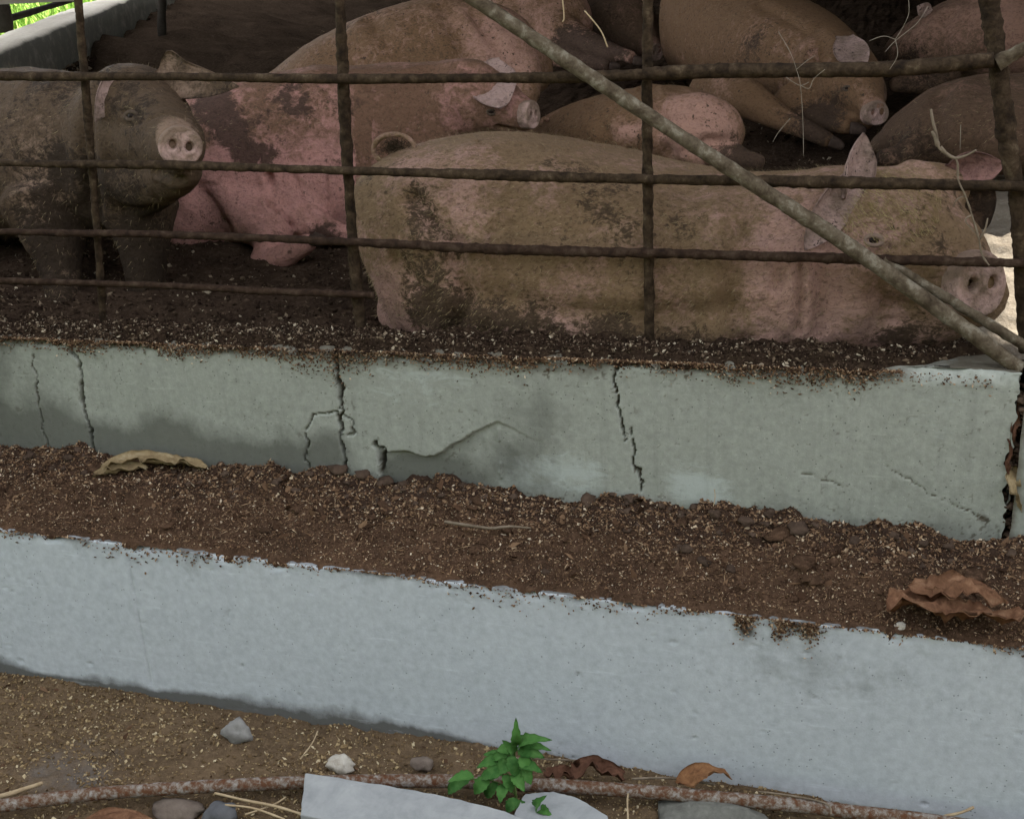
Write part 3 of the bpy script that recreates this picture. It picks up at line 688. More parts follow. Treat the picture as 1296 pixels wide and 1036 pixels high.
class Pig:
    def on(self, px, py, off=0.0):
        p = Vector(self.hit(px, py)[0]); return p+(CAM-p).normalized()*off
    def __init__(self, prims, voxel, mat, label, cat='pig', smooth=6, seed=0, base=None):
        V, Fc = merge(prims)
        me = bpy.data.meshes.new('tmp'); me.from_pydata(V.tolist(), [], Fc)
        ob = bpy.data.objects.new('tmp', me); COL.objects.link(ob)
        r = ob.modifiers.new('r', 'REMESH'); r.mode = 'VOXEL'; r.voxel_size = voxel
        s = ob.modifiers.new('s', 'SMOOTH'); s.factor = .5; s.iterations = smooth
        dg = bpy.context.evaluated_depsgraph_get(); ev = ob.evaluated_get(dg); m2 = bpy.data.meshes.new_from_object(ev)
        n = len(m2.vertices); co = np.empty(n*3); m2.vertices.foreach_get('co', co); self.V = co.reshape(-1, 3)
        nr = np.empty(n*3); m2.vertices.foreach_get('normal', nr); self.Nn = nr.reshape(-1, 3)
        self.F = [tuple(p.vertices) for p in m2.polygons]
        bpy.data.objects.remove(ob); bpy.data.meshes.remove(me); bpy.data.meshes.remove(m2)
        if base is None: base = (self.V[:, 0].mean(), self.V[:, 1].mean(), self.V[:, 2].min())
        self.root = empty('pig', base); tag(self.root, label, cat, 'pigs in the pen')
        self.mat = mat; self.seed = seed
        self.mud = .45+.9*fbm(self.V, 4, 4, seed+3); self.crust = -.1+.6*fbm(self.V, 6, 3, seed+9)
        self.bvh()
    def bvh(self): self.tree = BVHTree.FromPolygons([tuple(v) for v in self.V], self.F)
    def hit(self, px, py):
        d = ray(px, py); h = self.tree.ray_cast(CAM, d)
        if h[0] is None:
            h2 = self.tree.find_nearest(at(px, py, self.root.location.y)); return h2[0], h2[1]
        return h[0], h[1]
    def dist(self, pts):
        D = np.full(len(self.V), 9.); T = np.zeros(len(self.V))
        for a, b in zip(pts[:-1], pts[1:]):
            a = np.array(a); b = np.array(b); d = b-a; t = np.clip(((self.V-a)@d)/max(d@d, 1e-9), 0, 1)
            D = np.minimum(D, np.linalg.norm(self.V-(a+t[:, None]*d), axis=1))
        return D
    def groove(self, pxs, w_, dep):
        pts = [self.hit(*q)[0] for q in pxs]; d = self.dist(pts if len(pts) > 1 else pts*2)
        self.V = self.V-self.Nn*(dep*np.exp(-(d/w_)**2))[:, None]+self.Nn*(.35*dep*np.exp(-((d-2*w_)/w_)**2))[:, None]
    def push(self, px, py, r, vec):
        p = np.array(self.hit(px, py)[0]); d = np.linalg.norm(self.V-p, axis=1)
        self.V = self.V+np.array(vec)*(1-sstep(r*.55, r*1.1, d))[:, None]; return p
    def paint(self, chan, px, py, rpx, val, sy=1.0):
        p, n = self.hit(px, py); r = rpx*mpp(p); D = self.V-np.array(p); D = D*np.array([1, .6, 1/sy])
        g = np.exp(-(np.linalg.norm(D, axis=1)/r)**2)
        setattr(self, chan, getattr(self, chan)+val*g)
    def finish(self, amp=.005, hair=0, hlen=.022, hmat='hair', hsel=None, flow=(-.8, 0, -.5)):
        cz = fbm(self.V+.03*fbm(self.V, 6, 2, 3)[:, None], 10, 2, self.seed+40); gate = sstep(-.02, .22, fbm(self.V, 3.2, 2, self.seed+50))
        self.V = self.V-self.Nn*(.0055*(1-sstep(0, .035, np.abs(cz)))*gate)[:, None]
        self.V = self.V+self.Nn*(amp*fbm(self.V, 9, 4, self.seed+21)+amp*.35*fbm(self.V, 40, 3, self.seed+5))[:, None]
        raw('body', self.V, self.F, self.mat, True, {'mud': self.mud, 'crust': self.crust}, parent=self.root)
        if hair:
            sel = np.arange(len(self.V)); toc = np.array(CAM)-self.V; toc /= np.linalg.norm(toc, axis=1)[:, None]
            ok = (np.einsum('ij,ij->i', toc, self.Nn) > -.25)
            if hsel is not None: ok &= hsel(self.V)
            sel = sel[ok]
            if len(sel): self.bristles(sel[RNG.integers(0, len(sel), hair)], hlen, hmat, flow)
    def bristles(self, idx, L, hmat, flow):
        n = len(idx); p = self.V[idx]+RNG.normal(size=(n, 3))*.004; nn = self.Nn[idx]; fl = np.array(flow)
        t_ = fl-nn*(nn@fl)[:, None]; t_ /= np.linalg.norm(t_, axis=1)[:, None]+1e-6
        d = t_*.85+nn*(.30+.25*RNG.random((n, 1)))+.28*RNG.normal(size=(n, 3)); d /= np.linalg.norm(d, axis=1)[:, None]
        ln = L*(.5+RNG.random((n, 1)))
        s = np.cross(d, nn); s /= np.linalg.norm(s, axis=1)[:, None]+1e-6; s *= .0005
        p = p-nn*.001
        V = np.stack([p-s, p+s, p+d*ln], 1).reshape(-1, 3)
        o = raw('bristles', V, np.arange(3*n).reshape(-1, 3), M[hmat], False, parent=self.root); o['kind'] = 'stuff'
    def ear(self, base, tip, normal, width, curl=.6, bend=.0, mat=None, th=.007, name='ear', prof=None, mud=.4, seed=1, wavy=.006):
        base = np.array(base); tip = np.array(tip); L = np.linalg.norm(tip-base); d = (tip-base)/L
        nn = np.array(normal, float); nn -= d*(nn@d); nn /= np.linalg.norm(nn); s = np.cross(d, nn)
        nu, nv = 18, 15; U = np.linspace(-.06, 1, nu); W_ = np.linspace(-1, 1, nv); V = np.zeros((nu, nv, 3)); TH = np.zeros((nu, nv))
        for i, u in enumerate(U):
            uu = max(u, 0); wv = width*((.5+1.9*uu*(1-uu))*sqrt(max(1-uu**2.6, .004)) if prof is None else max((1-uu)**.85+.28*sin(pi*uu), .03)*(.35+.65*sstep(-.06, .16, u)))
            for j, v in enumerate(W_):
                if prof == 'tri2': wv_ = wv*(1+.55*math.exp(-((u-.16)/.16)**2)*(v < 0)*abs(v))
                else: wv_ = wv
                a = curl*(1.35-.75*uu)*v
                cs, sn = (sin(a)/(curl*(1.35-.75*uu)+1e-6), (1-cos(a))/(curl*(1.35-.75*uu)+1e-6))
                V[i, j] = base+d*(L*u)+s*wv_*cs+nn*(wv_*sn+bend*L*uu*uu)
                TH[i, j] = th*(1-.75*abs(v)**3)*(1-.6*max(u, 0)**3)
        V = V.reshape(-1, 3); V += nn*(wavy*2*fbm(V, 16, 3, seed))[:, None]
        g = V.reshape(nu, nv, 3); du = np.gradient(g, axis=0); dv = np.gradient(g, axis=1); nr = np.cross(du, dv); nr /= np.linalg.norm(nr, axis=2)[..., None]+1e-9
        A = (g+nr*TH[..., None]/2).reshape(-1, 3); B = (g-nr*TH[..., None]/2).reshape(-1, 3)
        f = gridfaces(nu, nv); k = nu*nv; Fc = [tuple(q) for q in f]+[tuple(q[::-1]+k) for q in f]
        brd = [(i*nv, (i+1)*nv) for i in range(nu-1)][::-1]
        def strip(seq):
            for a, b in zip(seq[:-1], seq[1:]): Fc.append((a, b, b+k, a+k))
        strip([i*nv for i in range(nu)]); strip([(nu-1)*nv+j for j in range(nv)]); strip([i*nv+nv-1 for i in range(nu)][::-1]); strip([j for j in range(nv)][::-1])
        VV = np.vstack([A, B])
        mu = mud+.8*fbm(VV, 14, 4, seed+4)
        return raw(name, VV, Fc, mat or self.mat, True, {'mud': mu, 'crust': mu-.28}, parent=self.root)
    def eye(self, px, py, r, lid='lid'):
        p, n = self.hit(px, py); p = Vector(p); n = Vector(n).normalized(); tc = (CAM-p).normalized(); n = (n*.6+tc*.4).normalized()
        s = n.cross(Vector((0, 0, 1))).normalized(); u = s.cross(n)
        e = raw('eye', *ball(p-n*r*.45, (r, r, r)), M['eye'], parent=self.root)
        pts = []; 
        for k in range(17):
            a = 2*pi*k/16; pts.append(p+s*r*1.45*cos(a)+u*r*.80*sin(a)+n*r*(.12-.3*abs(cos(a))))
        v, f = tube(pts, r*.48, 8, 2); o = raw('eyelid', v, f, M[lid]); o.parent = e
        o.location = Vector(o.location)-self.root.location
    def trotter(self, p, d, r, up=(0, 0, 1)):
        d = Vector(d).normalized(); s = d.cross(Vector(up)).normalized(); parts = []
        for k in (-1, 1):
            q = Vector(p)+s*k*r*.48
            parts.append(loft([(q-d*r*.5, r*.75, r*.45), (q+d*r*.5, r*.72, r*.47), (q+d*r*1.15, r*.5, r*.38)], 3, 12, (.5, .6)))
        v, f = merge(parts); return raw('trotter', v, f, M['hoof'], parent=self.root)

MUD = (.115, .082, .05); DARK = (.050, .036, .025)
S1 = mat_skin('skin_tan', (.40, .25, .21), (.225, .148, .088), (.070, .046, .030), 1.5, .5)
S2 = mat_skin('skin_mud_grey', (.25, .17, .125), (.105, .070, .045), (.038, .026, .018), 1.2, .5)
S3 = mat_skin('skin_pink', (.50, .265, .235), (.185, .105, .068), (.075, .045, .034), .6, .7)
S4 = mat_skin('skin_brown', (.40, .235, .185), (.185, .108, .06), (.06, .039, .028), .9, .95)
S5 = mat_skin('skin_dark', (.25, .145, .11), (.105, .065, .042), (.036, .024, .017), .9, .5)
SP = mat_skin('skin_pale_snout', (.48, .33, .295), (.27, .19, .145), (.028, .018, .014), .4, .3)
SE = mat_skin('skin_pale_ear', (.40, .28, .255), (.24, .17, .14), (.06, .042, .035), .8, 1.0)
SR = mat_skin('skin_red_ear', (.30, .165, .15), (.15, .085, .075), (.05, .03, .026), .6, .6)

def snout(pig, c, axis, r, mat, px_n, nr, squash=1.08, name='snout'):
    """nose disc with raised rim and two nostril pits; c centre of the disc, axis = way it faces"""
    ax = Vector(axis).normalized(); s = ax.cross(Vector((0, 0, 1))).normalized(); u = s.cross(ax)
    NR, NS = 20, 40; V = []; 
    noses = [np.array(q) for q in px_n]
    prof = [(1.0, -.75), (1.02, -.35), (1.03, -.12), (1.0, .03), (.95, .10)]+[(.95*(1-k/14), .10-.05*sstep(0, 4, k)) for k in range(1, 14)]
    for rr, h in prof:
        for j in range(NS):
            a = 2*pi*j/NS; flat = 1-.10*max(0, -sin(a))
            V.append(c+s*(r*rr*cos(a))+u*(r*squash*rr*sin(a)*flat)+ax*(r*h))
    V.append(c+ax*(r*.05)); V = np.array(V); m = len(prof)
    axn = np.array(ax); rel = V-np.array(c)
    su = np.stack([rel@np.array(s), rel@np.array(u)], 1)/r
    crust = np.zeros(len(V))-.3
    for q in noses:
        d = np.linalg.norm((su-q)/np.array([1, 1.25]), axis=1); g = (1-sstep(nr*.5, nr*1.05, d))*(rel@axn > -.05*r)
        V = V-axn*(g*r*.55)[:, None]+axn*(.07*r*np.exp(-((d-nr*1.5)/(nr*.5))**2)*(rel@axn > -.05*r))[:, None]
        crust = crust+1.2*g  # shade inside the nostril pits painted in with the crust tone
    V += axn*(.05*r*fbm(V, 2.2/r, 3, 5))[:, None]
    Fc = []
    for i in range(m-1):
        for j in range(NS): Fc.append((i*NS+j, i*NS+(j+1) % NS, (i+1)*NS+(j+1) % NS, (i+1)*NS+j))
    for j in range(NS): Fc.append(((m-1)*NS+j, (m-1)*NS+(j+1) % NS, m*NS))
    mu = .45+1.0*fbm(V, 1.6/r, 4, 8)+.35*np.clip((V-np.array(c))@np.array(u)/r, -.3, 1)
    raw(name, V, Fc, mat, True, {'mud': mu, 'crust': crust+.3*mu}, parent=pig.root)

# --- 1: the big sow lying along the rails, head turned to the right post
p1 = [loft([sec(512, 270, 372, 3.08, .06), sec(518, 226, 406, 3.07, .14), sec(534, 192, 424, 3.05, .20), sec(560, 172, 430, 3.03, .25), sec(625, 160, 433, 3.02, .27),
            sec(700, 167, 435, 3.02, .27), sec(780, 182, 437, 3.02, .27), sec(860, 198, 440, 3.01, .26), sec(940, 209, 442, 3.0, .245), sec(1000, 208, 441, 2.99, .22),
            sec(1060, 202, 438, 2.98, .19), sec(1120, 205, 425, 2.97, .16), sec(1155, 225, 415, 2.96, .12)], 4, 30, (.3, .6), sq=2.75),
      loft([rd(1085, 300, 2.96, 96), rd(1135, 288, 2.93, 90), rd(1175, 308, 2.90, 74), rd(1208, 334, 2.87, 58), rd(1230, 354, 2.835, 45), rd(1240, 361, 2.80, 41)], 4, 24, (.5, .15)),
      loft([rd(1060, 370, 2.94, 66), rd(1110, 385, 2.91, 50), rd(1160, 392, 2.88, 38), rd(1205, 390, 2.86, 26), rd(1228, 388, 2.845, 18)], 4, 18),
      loft([rd(1150, 222, 2.95, 34), rd(1215, 222, 2.98, 26)], 4, 16),
      ball(at(582, 330, 2.93), (.15, .13, .17)), ball(at(548, 378, 2.96), (.145, .14, .12)), ball(at(545, 300, 3.0), (.13, .14, .14)), ball(at(1010, 340, 2.90), (.13, .10, .16)),
      loft([rd(560, 395, 2.86, 32), rd(640, 418, 2.84, 17), rd(700, 424, 2.83, 13)], 4, 14)]
p1 = [(v_+np.array([0, -.015, -.022]), f_) for v_, f_ in p1]
g1 = Pig(p1, .0075, S1, 'big muddy tan sow lying along the rails with pale snout by the right post', smooth=7, seed=1)
for l, w_, dp in (([(1012, 335), (1014, 380), (1010, 415)], .010, .012), ([(1036, 335), (1038, 375), (1034, 420)], .012, .012), ([(1060, 240), (1055, 330), (1048, 400)], .03, .012),
                  ([(1085, 292), (1100, 286), (1122, 296)], .006, .006), ([(1082, 312), (1104, 322), (1126, 312)], .006, .006), ([(1078, 330), (1105, 338), (1140, 330)], .007, .005),
                  ([(1120, 405), (1165, 402), (1215, 398)], .008, .010), ([(520, 250), (575, 310), (590, 380), (575, 425)], .022, .022), ([(500, 330), (540, 370), (560, 415)], .02, .010), ([(860, 240), (850, 330), (860, 420)], .05, .012), ([(925, 225), (942, 300), (925, 380), (935, 430)], .028, .018), ([(600, 372), (720, 398), (860, 402), (930, 390)], .03, .013), ([(985, 230), (975, 300), (985, 360)], .016, .010), ([(640, 200), (655, 280), (640, 350)], .05, .008),
                  ([(1190, 280), (1205, 310), (1222, 325)], .012, .005), ([(955, 330), (965, 410)], .02, .012), ([(1148, 240), (1160, 300)], .02, .006)): g1.groove(l, w_, dp)
g1.mud = .68+.6*fbm(g1.V, 5, 5, 4, .6); g1.crust = .08+.75*fbm(g1.V*np.array([1, 1, .7]), 9, 5, 12, .65)
for a in ((485, 385, 50, -.9, 1.4), (465, 300, 25, -.3), (900, 270, 90, -.15), (1000, 330, 70, -.35), (1040, 390, 70, -.3), (950, 400, 110, -.25), (1120, 400, 50, -.25), (1060, 200, 30, -.2), (1110, 300, 18, -.5), (780, 385, 90, -.2)): g1.paint('mud', *a)
for a in ((640, 410, 70, .75, .5), (560, 395, 50, .7, .6), (800, 425, 80, .6, .35), (760, 270, 70, .35), (830, 280, 60, .3), (690, 240, 80, .15), (560, 260, 60, .12), (1160, 320, 45, .30), (1190, 260, 50, .35), (1110, 430, 90, .5, .25), (920, 432, 90, .35, .25),
          (1080, 350, 40, .1), (720, 200, 40, .25), (1180, 380, 40, .35), (545, 330, 50, .2)): g1.paint('crust', *a)  # mud patches; belly and jaw foot also carry painted shade
for a in ((640, 175, 90, -.3), (800, 200, 100, -.4), (960, 225, 90, -.4), (1140, 215, 50, -.5), (1000, 330, 80, -.25), (950, 390, 90, -.2)): g1.paint('crust', *a)
g1.finish(.006)
toc = np.array(CAM)-g1.V; toc /= np.linalg.norm(toc, axis=1)[:, None]; vis = np.einsum('ij,ij->i', toc, g1.Nn) > -.3
idx = np.nonzero(vis & (g1.V[:, 0] < at(1060, 300, 2.95).x))[0]; g1.bristles(idx[RNG.integers(0, len(idx), 15000)], .011, 'hair', (-.75, 0, -.55)); g1.bristles(idx[RNG.integers(0, len(idx), 7000)], .009, 'tuft', (-.75, 0, -.55))
hd = np.nonzero(vis & (np.linalg.norm(g1.V-np.array(g1.hit(1125, 255)[0]), axis=1) < .115))[0]; g1.bristles(hd[RNG.integers(0, len(hd), 1500)], .020, 'hairy', (-.5, -.1, .5))
bp = at(1080, 232, 2.86); nrm_c = (CAM-bp).normalized()
g1.ear(at(1080, 222, 2.85), at(1020, 316, 2.76), nrm_c*.95+RT*.35, .054, .9, -.03, SE, .011, mud=.2, seed=3)
g1.ear(at(1074, 248, 2.83), at(1092, 168, 2.87), RT*.5+nrm_c*.75, .052, 1.2, .0, SE, .013, mud=.22, seed=5)
g1.ear(at(1205, 218, 2.95), at(1270, 208, 2.90), Vector((.1, -.9, .1)), .052, .9, .02, SR, .011, mud=.3, seed=7)
g1.ear(at(1216, 222, 2.97), at(1248, 290, 2.93), Vector((-.2, -.8, .2)), .064, .7, .03, S5, .011, mud=.9, seed=9)
g1.eye(1106, 304, .0125)
snout(g1, at(1241, 362, 2.765), (CAM-at(1243, 363, 2.83)).normalized()*.8+RT*.55-UP*.10, .064, SP, [(-.42, .05), (.36, .12)], .19, 1.16)
# curled tail on the rump
cpts = []
for k in range(19):
    a = radians(250-k*20); cpts.append(at(499+26*cos(a), 189-19*sin(a), 2.985-.002*k))
v, f = tube([at(478, 232, 3.05), at(476, 216, 2.99)]+cpts, [.012, .011]+[.0078-.00018*k for k in range(19)], 10, 4, .15)
raw('tail', v, f, S1, attrs={'mud': [.45]*len(v), 'crust': [0]*len(v)}, parent=g1.root)
n_ = 700; pc = np.array(at(499, 186, 3.0)); P_ = pc+np.outer(RNG.normal(size=n_)*.018, np.array(RT))+np.outer(RNG.normal(size=n_)*.012, np.array(UP))
D_ = RNG.normal(size=(n_, 3))*.012; W2 = RNG.normal(size=(n_, 3)); W2 *= .0009/np.linalg.norm(W2, axis=1)[:, None]
o = raw('tail_tuft', np.stack([P_-W2, P_+W2, P_+D_], 1).reshape(-1, 3), np.arange(3*n_).reshape(-1, 3), M['tuft'], False, parent=g1.root); o['kind'] = 'stuff'

# --- 2: the pig standing at the left, face towards us
def leg(pts, k=1.0): return loft([rd(*q) for q in pts], 4, 16, (.4, .3))
p2 = [loft([sec(-210, 120, 300, 3.9, .20), sec(-120, 100, 305, 3.7, .23), sec(-30, 92, 300, 3.45, .24), sec(50, 92, 300, 3.28, .23), sec(110, 96, 300, 3.2, .19), sec(160, 110, 285, 3.15, .13)], 4, 28, (.5, .5)),
      loft([rd(150, 175, 3.15, 80, .88), rd(180, 158, 3.06, 76, .80), rd(203, 168, 2.97, 56, .84), rd(218, 178, 2.89, 41), rd(228, 184, 2.82, 32), rd(230, 185, 2.79, 30)], 4, 24, (.5, .15)),
      loft([rd(165, 222, 3.08, 54, .85), rd(198, 220, 2.98, 42, .8), rd(225, 217, 2.88, 29, .9), rd(238, 216, 2.83, 20)], 4, 18),
      leg([(62, 255, 3.10, 62), (72, 320, 3.04, 34), (80, 370, 2.99, 24), (82, 400, 2.96, 22), (86, 412, 2.95, 24)]),
      leg([(175, 260, 3.12, 52), (182, 320, 3.08, 30), (186, 370, 3.05, 22), (188, 395, 3.03, 20), (190, 405, 3.02, 22)]),
      leg([(-160, 260, 3.7, 50), (-150, 330, 3.65, 26), (-150, 380, 3.6, 20)]), leg([(-100, 260, 3.9, 50), (-90, 330, 3.85, 26), (-90, 360, 3.85, 20)])]
g2 = Pig(p2, .0085, S2, 'dark mud grey pig standing at the left, snout towards the viewer', smooth=6, seed=2)
for l, w_, dp in (([(196, 215), (228, 226), (262, 212)], .010, .016), ([(125, 110), (112, 180), (120, 260)], .03, .02), ([(155, 140), (167, 138), (180, 146)], .008, .008), ([(150, 156), (166, 160), (182, 154)], .008, .006),
                  ([(195, 150), (212, 145), (232, 148)], .010, .006), ([(130, 240), (160, 268), (200, 262)], .02, .012)): g2.groove(l, w_, dp)
g2.V = g2.V+g2.Nn*(.010*fbm(g2.V, 11, 3, 90))[:, None]
g2.mud = .85+.5*fbm(g2.V, 5, 4, 3); g2.crust = .28+.7*fbm(g2.V, 8, 4, 12)
for a in ((216, 162, 22, -1.1), (40, 240, 40, -.35), (20, 130, 60, -.2), (170, 100, 30, -.15)): g2.paint('mud', *a)
for a in ((150, 260, 70, .4), (180, 340, 60, .5), (75, 340, 70, .4), (120, 290, 70, .3), (150, 130, 40, .25), (230, 215, 25, .1), (80, 210, 50, .15)): g2.paint('crust', *a)
for q_ in ((216, 162, 30), (205, 150, 20)): g2.paint('crust', *q_, -.9)
g2.paint('mud', 214, 160, 26, -.6)
g2.finish(.006, 5200, .016, flow=(-.5, .1, -.7))
g2.ear(g2.on(150, 100, -.012), g2.on(121, 154, .05), (CAM-at(130, 120, 3)).normalized()*.95+RT*.15, .040, .6, -.03, SE, .013, mud=.35, seed=12, prof='tri')
g2.ear(at(203, 100, 3.05), at(304, 110, 2.97), (CAM-at(250, 90, 3)).normalized()*.95+UP*.05, .052, .5, .02, S2, .013, mud=.55, seed=14, prof='tri2')
g2.eye(166, 147, .0125, 'lidmud'); g2.eye(236, 128, .009, 'lidmud')
snout(g2, at(229, 186, 2.775), (CAM-at(230, 186, 2.8)).normalized()+RT*.12-UP*.08, .053, SP, [(-.38, -.04), (.36, .16)], .19, .98)
for px, py, Y in ((86, 415, 2.94), (190, 408, 3.0)): g2.trotter(at(px, py, Y), (0.1, -.6, -.55), .035)

# --- 3: the pink sow stretched out on her side behind the post
p3 = [loft([sec(170, 165, 330, 3.8, .14), sec(215, 135, 342, 3.78, .2), sec(270, 116, 348, 3.76, .24), (lambda q: (q[0], q[1], .25))(sec(335, 103, 335, 3.78, .25)), sec(395, 92, 312, 3.82, .24), sec(450, 84, 296, 3.88, .22),
            sec(510, 79, 250, 3.95, .19), sec(560, 78, 210, 4.0, .15), sec(590, 82, 190, 4.02, .11)], 4, 28, (.5, .5), sq=2.2),
      loft([rd(560, 135, 4.0, 56), rd(600, 128, 3.97, 52), rd(630, 134, 3.94, 38), rd(652, 142, 3.92, 26), rd(672, 146, 3.9, 18)], 4, 20, (.5, .15)),
      loft([rd(310, 255, 3.62, 50), rd(338, 290, 3.52, 30), rd(345, 315, 3.45, 24), rd(332, 338, 3.42, 20)], 4, 16, (.5, .5)),
      loft([rd(332, 338, 3.42, 20), rd(365, 322, 3.38, 16), rd(392, 306, 3.36, 12)], 4, 12),
      loft([rd(380, 260, 3.66, 50), rd(395, 285, 3.6, 28), rd(425, 295, 3.56, 15), rd(446, 298, 3.55, 11)], 4, 14),
      loft([rd(250, 250, 3.66, 70), rd(240, 300, 3.6, 48)], 3, 16)]
g3 = Pig(p3, .0085, S3, 'pink sow stretched on her side behind the left rails, muddy back', smooth=6, seed=3)
for l, w_, dp in (([(340, 222), (345, 262), (366, 284)], .012, .03), ([(322, 258), (340, 262)], .005, .010), ([(318, 268), (342, 270)], .005, .010), ([(322, 280), (344, 276)], .005, .010), ([(370, 222), (385, 262), (400, 280)], .012, .010),
                  ([(414, 225), (416, 268)], .005, .008), ([(262, 232), (275, 236)], .005, .006), ([(250, 240), (285, 285)], .03, .014), ([(470, 110), (540, 92), (600, 88)], .018, .012), ([(560, 100), (575, 150), (590, 180)], .018, .012), ([(630, 160), (655, 164), (672, 160)], .008, .008)): g3.groove(l, w_, dp)
lo = projx(g3.V)
g3.mud = .55*(1-sstep(165, 215, lo[:, 1]))*(lo[:, 0] < 470)+.05+.5*(lo[:, 0] > 450)+.5*fbm(g3.V, 6, 4, 2)
g3.crust = -.30+1.1*fbm(g3.V, 8, 5, 12, .6)
for a in ((330, 150, 85, .62, .5), (400, 145, 70, .55, .6), (270, 150, 50, .5), (300, 190, 40, .3), (420, 200, 30, .25), (250, 150, 50, .35), (355, 290, 22, .5, .7), (300, 280, 30, .2), (400, 300, 20, .5), (425, 296, 18, .5), (300, 335, 40, .3), (470, 150, 50, .3), (570, 90, 30, .2), (320, 200, 40, .25, .5)): g3.paint('crust', *a)
for a in ((330, 325, 22, -.3), (570, 145, 40, -.35), (500, 115, 60, .2)): g3.paint('mud', *a)
g3.finish(.005, 2500, .012)
g3.ear(g3.on(617, 82, -.01), g3.on(634, 140, .05), (CAM-at(620, 100, 3.9)).normalized(), .088, .35, .02, SE, .012, mud=.35, seed=22, wavy=.016)
snout(g3, at(674, 146, 3.885), RT*.85+(CAM-at(672, 146, 3.9)).normalized()*.55, .042, SP, [(-.35, .05), (.35, .05)], .19, 1.1)
g3.eye(622, 142, .009, 'lidmud')
g3.trotter(at(400, 303, 3.35), RT*.8-UP*.1+Vector((0, -.3, 0)), .024); g3.trotter(at(452, 300, 3.54), RT*.9+Vector((0, -.2, 0)), .024)
# --- 4: brown sow behind her, back arched over the others
p4 = [loft([sec(330, 112, 190, 4.75, .12), sec(370, 84, 185, 4.72, .2), sec(430, 42, 180, 4.7, .26), sec(500, 12, 175, 4.7, .28), sec(570, -2, 170, 4.72, .28), sec(630, 8, 160, 4.75, .25), sec(668, 36, 140, 4.78, .18), sec(685, 62, 118, 4.8, .1)], 4, 26, (.5, .5)),
      loft([rd(640, 70, 4.62, 40), rd(662, 95, 4.58, 26), rd(668, 120, 4.5, 16), rd(660, 136, 4.46, 14)], 4, 14)]
g4 = Pig(p4, .012, S4, 'brown sow with broad arched back behind the pink one', smooth=6, seed=4)
g4.mud = .65+.5*fbm(g4.V, 4, 4, 3); g4.crust = .05+.6*fbm(g4.V, 5, 3, 4)
for a in ((650, 70, 50, -.55), (620, 50, 40, -.3)): g4.paint('mud', *a)
for a in ((420, 90, 60, .2), (570, 60, 40, .2), (480, 40, 70, .15)): g4.paint('crust', *a)
g4.groove([(600, 20), (628, 60), (640, 100)], .02, .016); g4.groove([(470, 25), (490, 55), (520, 80)], .03, .014); g4.groove([(560, 10), (575, 40), (590, 70)], .03, .012); g4.finish(.006, 2500, .014)
g4.trotter(at(660, 142, 4.45), (0, -.4, -.8), .028)
# --- 5: brown pink pig in the middle, speckled ham
p5 = [loft([sec(672, 160, 188, 4.30, .05), sec(700, 142, 196, 4.28, .10), sec(740, 122, 205, 4.25, .17), sec(790, 108, 212, 4.22, .22), sec(840, 102, 214, 4.2, .23), sec(885, 112, 212, 4.18, .21), sec(915, 132, 208, 4.18, .15), sec(930, 152, 200, 4.18, .09)], 4, 26, (.6, .5)),
      ball(at(880, 165, 4.08), (.16, .12, .12)), loft([rd(800, 185, 4.1, 26), rd(850, 196, 4.05, 18), rd(885, 204, 4.0, 11)], 3, 12), loft([rd(890, 180, 4.08, 30), rd(925, 198, 4.0, 17), rd(962, 206, 3.96, 11)], 3, 12)]
g5 = Pig(p5, .010, S4, 'pig lying in the middle showing its pink mud speckled ham', smooth=6, seed=5)
g5.mud = .72+.4*fbm(g5.V, 5, 4, 3); g5.crust = .08+.6*fbm(g5.V, 6, 3, 4)
for a in ((885, 165, 46, -1.1), (795, 165, 24, -.6, .5), (850, 140, 30, -.3)): g5.paint('mud', *a)
for a in ((900, 190, 25, .35), (740, 150, 40, .2)): g5.paint('crust', *a)
g5.groove([(838, 152), (880, 152), (905, 160)], .008, .008); g5.groove([(820, 112), (836, 150), (846, 190)], .022, .016); g5.groove([(870, 190), (895, 178), (925, 180)], .016, .014); g5.groove([(750, 130), (765, 165), (770, 195)], .02, .010); g5.paint('crust', 945, 202, 30, .8); g5.finish(.006, 1500, .012)
v, f = tube([at(700, 158, 4.2), at(688, 150, 4.18), at(684, 160, 4.16)], [.009, .007, .004], 8, 4); raw('tail', v, f, S4, attrs={'mud': [.5]*len(v), 'crust': [0]*len(v)}, parent=g5.root)
# --- 6: yellow brown pig lying with its head on its legs
p6 = [loft([sec(880, -70, 95, 6.4, .2), sec(915, -45, 108, 6.2, .26), sec(955, -20, 122, 5.95, .27), sec(1000, 2, 132, 5.7, .25), sec(1035, 25, 140, 5.5, .2), sec(1060, 45, 140, 5.38, .14)], 4, 26),
      loft([rd(1045, 85, 5.4, 52), rd(1068, 98, 5.28, 46), rd(1086, 115, 5.17, 33), rd(1099, 130, 5.09, 22), rd(1107, 141, 5.04, 16), rd(1110, 144, 5.02, 15)], 4, 20, (.5, .15)),
      loft([rd(1050, 125, 5.28, 34), rd(1080, 140, 5.16, 22), rd(1098, 152, 5.08, 13)], 4, 14),
      loft([rd(895, 118, 5.35, 30), rd(940, 122, 5.2, 26), rd(985, 148, 5.1, 17), rd(1025, 166, 5.02, 12), rd(1050, 178, 4.97, 10)], 4, 14),
      loft([rd(1000, 130, 5.3, 28), rd(1040, 154, 5.15, 15), rd(1074, 160, 5.06, 11)], 4, 14)]
g6 = Pig(p6, .0115, S4, 'yellow brown pig at the back resting its head on stretched forelegs', smooth=5, seed=6)
g6.mud = .8+.4*fbm(g6.V, 5, 4, 3); g6.crust = .0+.55*fbm(g6.V, 6, 3, 4)
